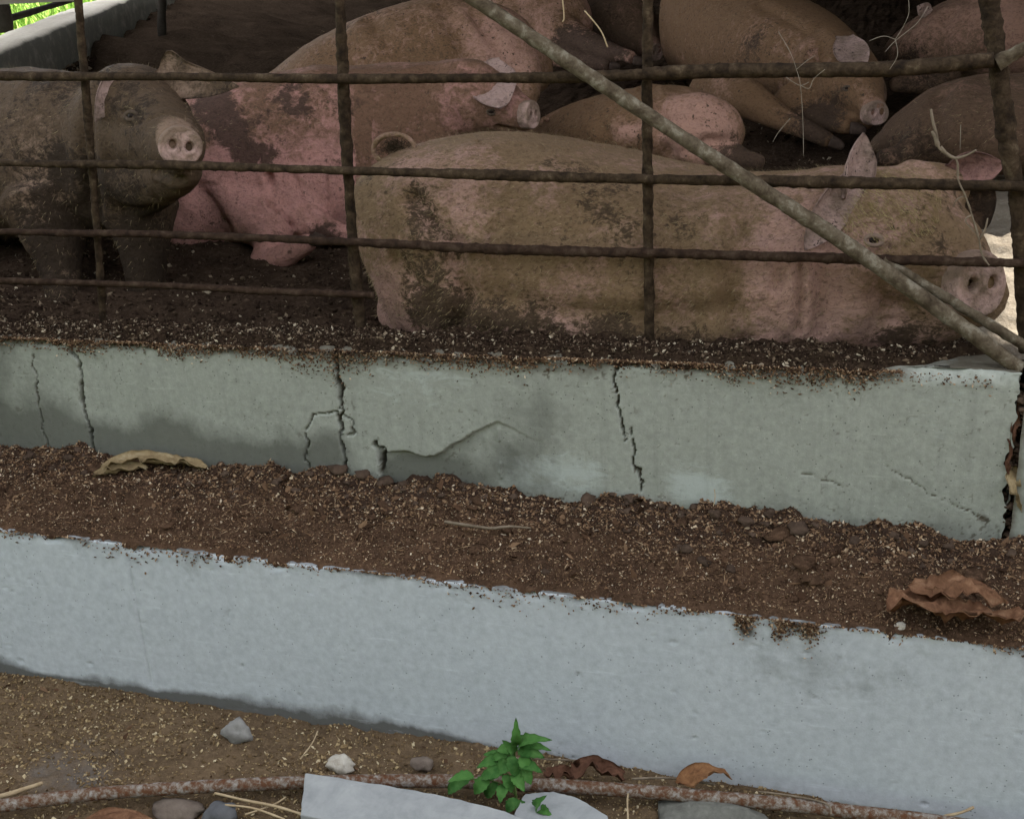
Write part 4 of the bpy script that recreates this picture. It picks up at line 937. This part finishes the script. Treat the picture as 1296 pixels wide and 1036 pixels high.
for a in ((1050, 130, 40, .6), (940, 90, 50, .5), (1000, 160, 40, .5), (1040, 165, 30, .4)): g6.paint('crust', *a)  # dark legs, and the shade of the underside painted in
for a in ((1100, 135, 14, -.5), (990, 50, 60, -.15), (910, 108, 25, -.5), (1085, 112, 14, -.2)): g6.paint('mud', *a)
g6.groove([(1080, 158), (1098, 158), (1112, 154)], .012, .014); g6.groove([(1040, 60), (1030, 100), (1020, 130)], .03, .014); g6.groove([(960, 8), (1000, 28), (1040, 50)], .025, .008); g6.finish(.006, 2200, .014)
g6.ear(g6.on(1070, 50, .0), g6.on(1088, 92, .05), (CAM-at(1075, 70, 5.2)).normalized()+RT*.2, .075, .4, .0, SE, .013, mud=.4, seed=32)
g6.ear(at(1046, 72, 5.26), at(1018, 82, 5.16), (CAM-at(1030, 80, 5.2)).normalized()*.6+Vector((0, 0, .5)), .06, .6, -.1, S4, .013, mud=.5, seed=34)
g6.ear(at(1108, 92, 5.22), at(1120, 128, 5.16), RT+(CAM-at(1110, 100, 5.2)).normalized()*.6, .045, .6, 0, S5, .012, mud=.5, seed=36)
g6.eye(1072, 112, .010, 'lidmud')
snout(g6, at(1110, 144, 5.01), RT*.5+(CAM-at(1110, 144, 5)).normalized()*.85, .05, SP, [(-.36, .1), (.36, .1)], .19, .95)
g6.trotter(at(1056, 181, 4.95), RT*.8-UP*.35, .028); g6.trotter(at(1082, 163, 5.04), RT*.9-UP*.1, .030)
# --- 7: pink and brown pig at the top, leg stretched to the right
p7 = [loft([sec(600, -40, 60, 6.5, .2), sec(640, -45, 68, 6.45, .22), sec(680, -38, 74, 6.4, .22), sec(712, -15, 78, 6.35, .17), sec(730, 15, 76, 6.33, .1)], 4, 22),
      loft([rd(700, 40, 6.25, 32), rd(735, 52, 6.15, 19), rd(770, 64, 6.05, 12), rd(800, 73, 5.98, 9)], 4, 14), loft([rd(690, 60, 6.2, 24), rd(735, 76, 6.05, 13), rd(770, 82, 5.98, 9)], 4, 12)]
g7 = Pig(p7, .013, S4, 'pink flanked pig at the top with one dark leg stretched out', smooth=5, seed=7)
g7.mud = .35+.5*fbm(g7.V, 5, 4, 3); g7.crust = -.1+.4*fbm(g7.V, 6, 3, 4)
for a in ((760, 65, 50, .9), (710, 70, 30, .6), (720, 50, 20, .4)): g7.paint('crust', *a)
g7.finish(.006, 700, .014); g7.trotter(at(806, 77, 5.95), RT*.9-UP*.2, .026); g7.trotter(at(776, 84, 5.96), RT*.9-UP*.1, .024)
# --- 8: nearly black pig with drooping head at the top
p8 = [loft([sec(700, -70, 30, 7.2, .22), sec(735, -60, 52, 7.0, .24), sec(765, -45, 66, 6.85, .2), sec(790, -30, 72, 6.72, .14)], 4, 22),
      loft([rd(772, 15, 6.75, 48), rd(796, 30, 6.62, 38), rd(814, 48, 6.5, 24), rd(827, 62, 6.42, 13), rd(830, 66, 6.4, 11)], 4, 18, (.5, .15))]
g8 = Pig(p8, .014, S5, 'nearly black pig at the top, drooping its muzzle beside the middle bar', smooth=5, seed=8)
g8.mud = .8+.4*fbm(g8.V, 5, 4, 3); g8.crust = .25+.5*fbm(g8.V, 6, 3, 4); g8.paint('crust', 822, 60, 20, -.5); g8.paint('mud', 826, 60, 14, -.5)
g8.finish(.006, 500, .014)
g8.ear(at(798, -6, 6.6), at(814, 30, 6.48), (CAM-at(805, 10, 6.5)).normalized()+RT*.3, .06, .6, -.1, S4, .014, mud=.25, seed=42)
g8.ear(at(752, 0, 6.75), at(742, 26, 6.65), (CAM-at(750, 10, 6.7)).normalized()-RT*.3, .05, .6, -.1, S5, .014, mud=.8, seed=44)
snout(g8, at(831, 67, 6.39), RT*.6+(CAM-at(831, 67, 6.4)).normalized()*.7-UP*.2, .044, SP, [(-.36, .1), (.36, .1)], .19, 1)
# --- 9 and 10: the two dark flanks at the right
p9 = [loft([sec(1132, 55, 92, 5.75, .08), sec(1150, 32, 98, 5.72, .15), sec(1185, 6, 104, 5.7, .23), sec(1235, -14, 108, 5.68, .28), sec(1300, -22, 110, 5.66, .29), sec(1370, -15, 110, 5.64, .26), sec(1430, 10, 110, 5.6, .18), sec(1470, 40, 105, 5.6, .1)], 4, 26),
      loft([rd(1190, 90, 5.5, 28), rd(1160, 104, 5.4, 15), rd(1130, 108, 5.35, 11)], 3, 12)]
g9 = Pig(p9, .013, S5, 'brown pig lying at the upper right behind the right post', smooth=5, seed=9)
g9.mud = .55+.5*fbm(g9.V, 4, 4, 3); g9.crust = .15+.5*fbm(g9.V, 5, 3, 4)
for a in ((1240, 20, 50, -.35), (1290, 20, 50, -.7)): g9.paint('crust', *a)
g9.groove([(1200, 20), (1190, 60), (1180, 95)], .03, .018); g9.groove([(1260, 0), (1262, 40), (1250, 80)], .03, .012); g9.paint('mud', 1290, 20, 50, -.6); g9.paint('crust', 1160, 80, 40, .4); g9.finish(.006, 1200, .014)
g9.ear(at(1176, 16, 5.6), at(1160, 8, 5.55), (CAM-at(1170, 10, 5.6)).normalized(), .035, .5, 0, SE, .012, mud=.3, seed=52)
p10 = [loft([sec(1108, 172, 196, 4.62, .06), sec(1130, 152, 204, 4.6, .12), sec(1160, 124, 212, 4.57, .19), sec(1200, 98, 220, 4.55, .25), sec(1255, 88, 226, 4.53, .28), sec(1330, 88, 228, 4.52, .28), sec(1410, 105, 222, 4.5, .22), sec(1460, 130, 210, 4.5, .12)], 4, 26),
       loft([rd(1180, 178, 4.4, 30), rd(1145, 194, 4.32, 16), rd(1115, 200, 4.28, 11)], 3, 12)]
g10 = Pig(p10, .0115, S5, 'dark brown pig lying behind the big sow, back rounded beside the right post', smooth=5, seed=10)
g10.mud = .7+.5*fbm(g10.V, 4, 4, 3); g10.crust = .12+.6*fbm(g10.V, 6, 3, 4)
for a in ((1200, 110, 50, -.25), (1290, 130, 50, -.6)): g10.paint('crust', *a)
g10.groove([(1190, 120), (1185, 160), (1170, 200)], .03, .018); g10.groove([(1250, 100), (1240, 150), (1230, 190)], .03, .014); g10.paint('crust', 1150, 190, 60, .4); g10.finish(.006, 2200, .015)
# ------------------------------------------------------------------ railing
YP = 2.70
fence = empty('pen_fence', (-.9, YP, .8)); tag(fence, 'mud crusted railing of welded round bars along the top of the pen wall', 'railing')
def bar(name, pts, r, mat, Y=YP, seed=0, lump=.22, seg=12, parent=fence):
    P = [at(px, py, Y) if len(q) == 0 else at(px, py, q[0]) for px, py, *q in pts]
    v, f = tube(P, [q*.84*(1+.10*math.sin(3.1*k+seed)) for k, q in enumerate(r)], seg, 40, lump*.75, 75, seed); return raw(name, v, f, mat, True, parent=parent)
bar('post', [(96, -90), (99, 0), (110, 130), (121, 270), (128, 360), (131, 412)], [.012, .012, .012, .0115, .0115, .012], M['rail'], YP+.03, 1, .3)
bar('post', [(424, -90), (430, 0), (436, 140), (444, 270), (452, 370), (458, 425)], [.0145, .0155, .016, .016, .017, .019], M['rail'], YP+.03, 2, .25)
bar('post', [(820, -90), (820, 0), (819, 150), (821, 330), (822, 446)], [.013, .013, .0135, .014, .0135], M['rail'], YP+.03, 3, .28)
bar('post', [(1240, -90), (1252, 0), (1263, 80), (1274, 170), (1287, 250), (1294, 330), (1300, 445)], [.021, .021, .023, .022, .021, .021, .021], M['rail'], YP+.032, 4, .2)
bar('rail', [(-260, 86), (0, 96), (210, 97), (430, 100), (600, 99), (720, 98), (815, 94)], [.0115, .0125, .0125, .0125, .013, .0135, .0145], M['rail'], YP, 5, .2)
bar('rail', [(815, 94), (900, 90), (1010, 89), (1130, 87), (1258, 76)], [.0165, .0175, .018, .018, .019], M['rail'], YP, 6, .15)
bar('rail', [(1262, 80), (1296, 62), (1400, 15)], [.018, .016, .016], M['pipe'], YP, 7, .15)
bar('rail', [(-260, 196), (0, 206), (215, 209), (440, 216), (640, 222), (820, 227), (1060, 231), (1300, 236), (1500, 240)], [.011, .0115, .012, .0125, .0135, .014, .014, .014, .014], M['rail'], YP, 8, .25)
bar('rail', [(-260, 283), (0, 293), (215, 297), (440, 306), (640, 316), (820, 320), (1060, 327), (1300, 333), (1500, 338)], [.010, .0105, .011, .0125, .0135, .0135, .0125, .012, .012], M['raild'], YP, 9, .3)
bar('rail', [(-260, 345), (0, 355), (200, 361), (330, 368), (440, 372), (473, 374)], [.010, .0105, .0105, .011, .011, .0105], M['raild'], YP+.004, 10, .25)
# pipes leaning across the railing
pp = [at(560, -28, 2.655), at(860, 172, 2.655), at(1090, 322, 2.65), at(1291, 467, 2.635)]
v, f = tube(pp, [.0155, .0155, .0165, .016], 14, 60, .09, 55, 11); o = raw('leaning_pipe', v, f, M['pipe']); tag(o, 'long weathered pipe leaning diagonally in front of the rails', 'pipe')
pp = [at(1118, 328, 2.70), at(1200, 378, 2.69), at(1330, 458, 2.68)]
v, f = tube(pp, [.010, .011, .011], 12, 40, .25, 55, 12); o = raw('leaning_pipe', v, f, M['pipe']); tag(o, 'short thin pipe leaning behind the lower end of the long one', 'pipe')
# dry vine and web on the rails
vn = empty('dry_vine', at(1240, 325, 2.67)); tag(vn, 'pale dry vine twig hanging over the rails beside the right post', 'dry vine')
def vine(pts, r0, r1, Y=2.672, par=vn, name='twig', mat='vine'):
    P = [at(px, py, Y-.004*(k % 2)) for k, (px, py) in enumerate(pts)]
    v, f = tube(P, list(np.linspace(r0, r1, len(P))), 8, 6, .35, 90, 5); return raw(name, v, f, M[mat], True, parent=par)
vine([(1178, 138), (1181, 155), (1186, 172), (1188, 186), (1198, 196), (1211, 204), (1213, 228), (1222, 248), (1230, 272), (1238, 298), (1243, 322), (1252, 336)], .0026, .0016)
vine([(1187, 184), (1184, 176), (1180, 166)], .0048, .003); vine([(1190, 186), (1206, 200), (1222, 197), (1236, 190)], .004, .002)
vine([(1240, 302), (1247, 290), (1250, 276)], .0025, .0012); vine([(1230, 272), (1222, 280), (1240, 300)], .002, .001); vine([(1222, 248), (1212, 252), (1206, 262)], .0018, .001)
wb = empty('cobweb', at(1010, 96, 2.67)); tag(wb, 'dusty cobweb threads hanging from the thick top rail', 'cobweb')
for pts in ([(985, 40), (1000, 66), (1008, 88), (1013, 108), (1016, 150), (1017, 198)], [(1008, 88), (1020, 78), (1032, 70)], [(1013, 108), (1024, 112), (1030, 100), (1044, 88)], [(1000, 150), (985, 168), (978, 180)], [(995, 98), (1012, 108), (1024, 104)], [(1216, 158), (1215, 190)],
            [(1150, 0), (1150, 18), (1142, 36), (1133, 50)], [(1175, 8), (1160, 30), (1133, 52), (1120, 66)], [(1133, 50), (1118, 46), (1100, 52)], [(1133, 50), (1136, 70), (1126, 88)]):
    vine(pts, .0005, .0004, 2.675, wb, 'thread', 'web')
for pts, lb in (([(712, 0), (714, 22), (712, 28)], 'short pale straw hanging at the top above the long pipe'), ([(740, 14), (752, 28), (762, 42), (769, 60)], 'curved pale straw hanging against the nearly black pig')):
    P = [at(px, py, 2.66) for px, py in pts]; v, f = tube(P, .0016, 6, 6, .2, 80, 3); tag(raw('straw', v, f, M['straw']), lb, 'straw', 'loose straws')

# ------------------------------------------------------------------ left corner
s0 = at(8, 46, L0.y+.2)
def onledge(px, py): return onz(px, py, 1.2)
fp = empty('ledge_fence', onledge(6, 34)); tag(fp, 'dark wooden post and rail standing on the pale ledge', 'fence')
b0 = onledge(6, 36); v, f = tube([b0-Vector((0, 0, .02)), b0+Vector((0, 0, .12)), b0+Vector((.0, 0, .5))], [.05, .046, .045], 8, 4, .2, 12); raw('post', v, f, M['dark'], parent=fp)
ra = at(8, 25, b0.y+.02); rb = at(100, -3, b0.y+1.0); v, f = tube([ra, rb], .018, 8, 6, .2, 20); raw('rail', v, f, M['dark'], parent=fp)
A = at(-30, 4.5, 4.4); B = at(96, -1.2, 4.75); u = (B-A).normalized(); nz_ = Vector((0, 0, 1)); q = u.cross(nz_)
V = [A+q*a+nz_*b+u*c for c in (-.4, (B-A).length) for a in (0, .05) for b in (-.006, .06)]
o = raw('wooden_beam', [tuple(x) for x in V], [(0, 1, 3, 2), (4, 6, 7, 5), (0, 4, 5, 1), (2, 3, 7, 6), (0, 2, 6, 4), (1, 5, 7, 3)], M['beam'], False); tag(o, 'pale beige beam crossing the very top left corner', 'beam')
pb = onz(205, 86, .8); pt = at(205, -40, pb.y); v, f = tube([pb, (pb+pt)/2, pt], [.028, .028, .028], 8, 10, .2, 14)
o = raw('fence_post', v, f, M['dark']); tag(o, 'slim dark upright in front of the shadowy side wall at the left', 'post')

# ------------------------------------------------------------------ litter
def leaf(pts_px, zs, width, mat, label, name='dead_leaf', curl=.6, crinkle=.02, seed=1, twist=0.0, plane='z', Y=None, cat='leaf', prof=None, group='dead leaves'):
    """dry leaf along a midrib (photo points at heights zs), edges curled up and crinkled, with a real thickness"""
    P = [onz(px, py, z) if plane == 'z' else at(px, py, z) for (px, py), z in zip(pts_px, zs)]
    C = catmull([list(p) for p in P], 7); n = len(C); T = np.gradient(C, axis=0); T /= np.linalg.norm(T, axis=1)[:, None]
    nv = 13; W_ = np.linspace(-1, 1, nv); V = []
    for i in range(n):
        t_ = i/(n-1); wv = width*(sin(pi*min(max(t_, .02), .985)**.8)**.75)*(1+.25*vnoise(np.array([[t_*5, seed, 0]]), seed)[0]) if prof is None else width*prof(t_)
        tilt = twist*(t_-.4)
        s = np.cross(T[i], [0, sin(tilt), cos(tilt)]); s /= np.linalg.norm(s)+1e-9; u = np.cross(s, T[i])
        for v in W_:
            a = curl*v
            V.append(C[i]+s*wv*sin(a)/max(curl, .05)+u*wv*(1-cos(a))/max(curl, .05))
    V = np.array(V); g = V.reshape(n, nv, 3); nr = np.cross(np.gradient(g, axis=0), np.gradient(g, axis=1)); nr /= np.linalg.norm(nr, axis=2)[..., None]+1e-9
    k1 = (fbm(V, 1.5/width, 4, seed)*1.5).reshape(n, nv, 1); k2 = np.tile(.25*np.abs(np.sin(np.arange(n)*1.3))[:, None, None]*np.abs(W_)[None, :, None], (1, 1, 1))
    g = g+nr*crinkle*(k1+k2)
    A_ = (g+nr*.0008).reshape(-1, 3); B_ = (g-nr*.0008).reshape(-1, 3); f = gridfaces(n, nv); k = n*nv
    Fc = [tuple(q) for q in f]+[tuple(q[::-1]+k) for q in f]
    def strip(seq):
        for a, b in zip(seq[:-1], seq[1:]): Fc.append((a, b, b+k, a+k))
    strip([i*nv for i in range(n)]); strip([(n-1)*nv+j for j in range(nv)]); strip([i*nv+nv-1 for i in range(n)][::-1]); strip(list(range(nv))[::-1])
    o = raw(name, np.vstack([A_, B_]), Fc, M[mat], True); tag(o, label, cat, group); return o
zt = ZF+.045
leaf([(128, 592), (165, 580), (205, 583), (240, 584), (262, 590)], [zt+.01, zt+.022, zt+.02, zt+.018, zt+.008], .030, 'leaftan', 'long curled tan leaf lying against the cracked wall', curl=.9, crinkle=.016, seed=3, twist=.5)
leaf([(118, 598), (150, 592), (185, 590)], [zt, zt+.008, zt+.012], .024, 'leaftan', 'smaller tan leaf tucked under the long curled one', curl=.8, crinkle=.014, seed=5, twist=-.3)
leaf([(1130, 748), (1165, 760), (1205, 775), (1250, 778), (1296, 770)], [zt, zt+.015, zt+.005, zt+.012, zt+.02], .050, 'leafbrown', 'large crumpled brown leaf at the right end of the trough', curl=.6, crinkle=.034, seed=8, twist=.5)
leaf([(1150, 742), (1190, 738), (1235, 748), (1275, 768)], [zt+.012, zt+.03, zt+.03, zt+.018], .036, 'leafbrown', 'upper curled brown leaf resting on the large crumpled one', curl=.7, crinkle=.03, seed=18, twist=-.6)
leaf([(855, 990), (880, 982), (905, 978), (926, 984)], [.02, .035, .045, .04], .030, 'leaforange', 'orange brown folded leaf standing behind the ground pipe', curl=.9, crinkle=.012, seed=11, twist=1.2)
leaf([(722, 975), (750, 970), (790, 978)], [.015, .03, .015], .028, 'leafdark', 'dark brown crumpled leaf right of the green plant', curl=1.1, crinkle=.03, seed=13)
leaf([(690, 975), (712, 978), (735, 982)], [.005, .015, .01], .02, 'leafdark', 'small dark leaf close behind the green plant', curl=.9, crinkle=.02, seed=14)
leaf([(105, 1040), (150, 1031), (200, 1043)], [-.015, -.005, -.015], .022, 'leafbrown', 'reddish leaf below the ground pipe at the lower left', curl=.5, crinkle=.012, seed=15)
leaf([(1283, 590), (1285, 625), (1292, 655)], [2.605, 2.59, 2.6], .014, 'leaftan', 'withered tan leaf stuck in the gap at the right end of the wall', curl=.8, crinkle=.012, seed=16, plane='y')
leaf([(1290, 500), (1280, 550), (1278, 600)], [2.615, 2.60, 2.6], .009, 'leafdark', 'thin strip of dark bark hanging in the wall gap', 'bark_strip', curl=.6, crinkle=.014, seed=17, plane='y', cat='bark', group='debris in the gap')
def stick(pts, z, r, label, name='straw', cat='straw', mat='straw', group='loose straws', n=8):
    zz = z if hasattr(z, '__len__') else [z]*len(pts)
    P = [onz(px, py, q) for (px, py), q in zip(pts, zz)]
    v, f = tube(P, r, 7, n, .2, 60, 4); tag(raw(name, v, f, M[mat]), label, cat, group)
stick([(563, 660), (590, 664), (620, 668), (645, 666), (672, 668)], ZF+.045, [.004, .0042, .0035, .003, .002], 'pale bent twig lying on the manure in the trough', 'twig', 'twig', 'vine', 'dry twigs')
stick([(-20, 1012), (15, 1003), (54, 990)], 0, [.006, .0055, .004], 'thick pale straw at the lower left edge')
stick([(272, 1003), (310, 1012), (350, 1020), (395, 1034)], .02, .003, 'long straw sloping down beside the dark stone')
stick([(285, 1018), (320, 1022), (360, 1036)], .012, .0025, 'lower straw beside the dark stone')
stick([(310, 1030), (345, 1018), (362, 1008)], .01, .002, 'short straw crossing the other two near the dark stone')
stick([(380, 960), (395, 940), (402, 925)], .0, .0016, 'thin straw standing near the pale irregular stone')
stick([(795, 1040), (794, 1015), (795, 1004)], .03, .002, 'upright straw in front of the ground pipe')
stick([(1195, 1032), (1215, 1028), (1232, 1021)], .02, .003, 'pale straw at the right end of the ground pipe')
stick([(960, 1001), (1000, 1006), (1045, 1016), (1052, 1030)], .03, .002, 'dark thin twig bent over the ground pipe', 'twig', 'twig', 'vine', 'dry twigs')
stick([(800, 985), (850, 984), (905, 992)], .012, .0025, 'dry stalk lying along the wall behind the ground pipe', 'twig', 'twig', 'vine', 'dry twigs')
stick([(640, 958), (690, 960), (740, 962)], .0, .0018, 'thin dry stalk behind the green plant', 'twig', 'twig', 'vine', 'dry twigs')
stick([(900, 600), (905, 625), (903, 640)], [.5, .5, .5], .0009, 'fine pale fibre on the wall foot')
# rusty pipe lying along the ground
zz = .012
P = [onz(px, py, zz) for px, py in ((-160, 1034), (-60, 1027), (0, 1019), (110, 1005), (240, 996), (370, 990), (470, 988), (560, 988), (690, 993), (850, 1004), (1000, 1018), (1150, 1035), (1320, 1058), (1600, 1100))]
v, f = tube(P, .0145, 14, 14, .06, 45, 3); tag(raw('ground_pipe', v, f, M['rust']), 'rusty galvanised pipe lying on the ground along the trough', 'pipe')
# stones
def stone(name, px, py, z, s, mat, label, seed, extra=None, sub=3):
    p = onz(px, py, z); P = [p]; S = [s]
    if extra: P.append(onz(extra[0], extra[1], z)); S.append(extra[2])
    v, f = clods([tuple(q) for q in P], S, float(seed), sub, .55); tag(raw(name, v, f, M[mat]), label, 'stone', 'stones on the ground')
M['stoned2'] = mat_noise('greenish_stone', [(.3, (.09, .09, .08)), (.7, (.19, .19, .17))], 30, .9, .004)
stone('stone', 301, 926, -.01, (.037, .022, .030), 'stone', 'flat grey stone lying close to the trough wall', 2)
stone('stone', 430, 967, -.010, (.036, .021, .022), 'stonep', 'pale irregular stone behind the cement slab', 5)
stone('stone', 536, 966, -.014, (.026, .018, .016), 'stoneb', 'small brown stone left of the green plant', 9)
stone('stone', 280, 1030, -.01, (.034, .03, .026), 'stoned', 'dark rounded stone beneath the ground pipe', 14)
stone('stone', 225, 1024, -.022, (.06, .03, .018), 'stoneb', 'rough grey stone half buried under the ground pipe', 19)
stone('stone', 905, 1040, -.018, (.12, .05, .028), 'stoned2', 'broad grey stone in front of the ground pipe, lower right', 23)
stone('stone', 1140, 792, ZF+.004, (.014, .01, .008), 'stonep', 'small white piece on the edge of the trough wall', 27)
# cement slabs
def slab(name, px, th, label, seed):
    T_ = [onz(x, y, z) for x, y, z in px]; n = len(T_); c = sum(T_, Vector())/n
    rng = random.Random(seed); R_ = []
    for i in range(n):
        a, b = T_[i], T_[(i+1) % n]
        for k in range(7): R_.append(a.lerp(b, k/7)+Vector((rng.uniform(-1, 1), rng.uniform(-1, 1), 0))*.0016)
    m = len(R_); V = [tuple(p-Vector((0, 0, th))) for p in R_]+[tuple(p-Vector((0, 0, .002))) for p in R_]+[tuple(p+(c-p)*.012) for p in R_]+[tuple(c)]
    Fc = [(i+l*m, (i+1) % m+l*m, (i+1) % m+(l+1)*m, i+(l+1)*m) for l in (0, 1) for i in range(m)]+[(2*m+i, 2*m+(i+1) % m, 3*m) for i in range(m)]+[tuple(range(m-1, -1, -1))]
    tag(raw(name, V, Fc, M['slab'], False), label, 'slab', 'broken cement slabs')
slab('cement_slab', [(387, 977, .052), (480, 992, .05), (560, 1006, .048), (640, 1026, .046), (700, 1050, .046), (620, 1080, .02), (380, 1031, .03)], .022, 'long grey cement board piece lying in front of the plant', 4)
slab('cement_slab', [(664, 1004, .03), (700, 1001, .032), (732, 1009, .034), (768, 1032, .032), (790, 1060, .03), (700, 1080, .02), (650, 1030, .024)], .028, 'smaller pale cement piece with rounded corner behind the plant stem', 6)
# weed
wd = empty('weed', onz(655, 1022, -.02)); tag(wd, 'small leafy green weed growing beside the ground pipe', 'plant')
b0 = onz(655, 1022, -.02); YW = b0.y
def stem(pts, r0, r1):
    v, f = tube([at(px, py, YW+dy) for px, py, dy in pts], list(np.linspace(r0, r1, len(pts))), 7, 6); raw('stem', v, f, M['stem'], parent=wd)
stem([(655, 1024, 0), (652, 1000, .0), (650, 975, .01), (652, 945, .02), (654, 925, .02)], .0035, .0015)
stem([(652, 1004, 0), (635, 992, -.01), (610, 985, -.02), (585, 988, -.03)], .0025, .0012); stem([(651, 985, 0), (662, 972, .0), (676, 958, .01)], .0022, .001)
stem([(653, 1010, 0), (668, 1020, -.03), (680, 1026, -.04)], .002, .001); stem([(651, 985, 0), (630, 970, .02), (615, 962, .03)], .002, .001)
def gleaf(bx, by, tx, ty, wpx, tilt, dy, seed):
    A_ = at(bx, by, YW+dy); B_ = at(tx, ty, YW+dy-.02+.015*tilt); d = B_-A_; L = d.length; d.normalize()
    nn = (CAM-A_).normalized()*.75+Vector((.2*tilt, 0, .55)); nn -= d*nn.dot(d); nn.normalize(); s = d.cross(nn); wv = wpx*.86*mpp(A_)
    nu, nv = 11, 7; V = []; rng = random.Random(seed)
    for i in range(nu):
        u = i/(nu-1); w2 = wv*(sin(pi*min(u, .995)**.75)**.85+.02); w2 *= 1+.10*(1 if i % 2 else -1)
        for j in range(nv):
            v = -1+2*j/(nv-1); V.append(A_+d*L*u+s*w2*v+nn*(w2*.38*abs(v)+L*(.16*sin(pi*u)-.16*u*u)+.0012*sin(i*2.2+abs(v)*3)))
    V = np.array([tuple(x) for x in V]); k = nu*nv; f = gridfaces(nu, nv); lo = V-np.array(nn)*.0007
    Fc = [tuple(q) for q in f]+[tuple(q[::-1]+k) for q in f]
    def strip(seq):
        for a, b in zip(seq[:-1], seq[1:]): Fc.append((a, b, b+k, a+k))
    strip([i*nv for i in range(nu)]); strip([(nu-1)*nv+j for j in range(nv)]); strip([i*nv+nv-1 for i in range(nu)][::-1]); strip(list(range(nv))[::-1])
    raw('leaf', np.vstack([V, lo]), Fc, M['leaf'], True, parent=wd)
LV = [(654, 942, 653, 914, 8, 0, .02), (650, 948, 628, 948, 9, 1, .02), (656, 946, 690, 932, 10, -1, .02), (655, 950, 688, 956, 11, 1, .01), (650, 955, 640, 938, 9, 0, .02), (645, 962, 612, 952, 9, 1, .03), (640, 962, 604, 968, 10, -1, .03),
      (648, 965, 626, 978, 11, 0, 0), (656, 966, 684, 974, 10, 0, 0), (658, 972, 674, 992, 9, 1, 0), (640, 975, 604, 985, 10, 0, -.01), (620, 985, 598, 1004, 11, 0, -.02), (596, 984, 562, 1004, 10, 1, -.03), (600, 982, 568, 986, 8, -1, -.03),
      (630, 990, 612, 1010, 9, 1, -.02), (640, 992, 632, 1014, 9, -1, -.02), (648, 978, 664, 1000, 9, 0, -.01), (655, 1010, 640, 1028, 9, 0, -.03), (655, 1012, 664, 1032, 8, 0, -.03), (680, 1024, 686, 1008, 8, 0, -.04), (681, 1024, 697, 1030, 8, 0, -.04), (678, 1026, 672, 1040, 8, 0, -.04),
      (628, 970, 616, 990, 9, 0, .01), (660, 955, 668, 978, 9, 0, .0), (645, 955, 655, 985, 10, 0, .0), (636, 980, 650, 1003, 9, 1, -.02), (648, 950, 620, 962, 8, 0, .03), (662, 945, 694, 946, 7, 0, .03)]
for k, q in enumerate(LV): gleaf(*q, k)
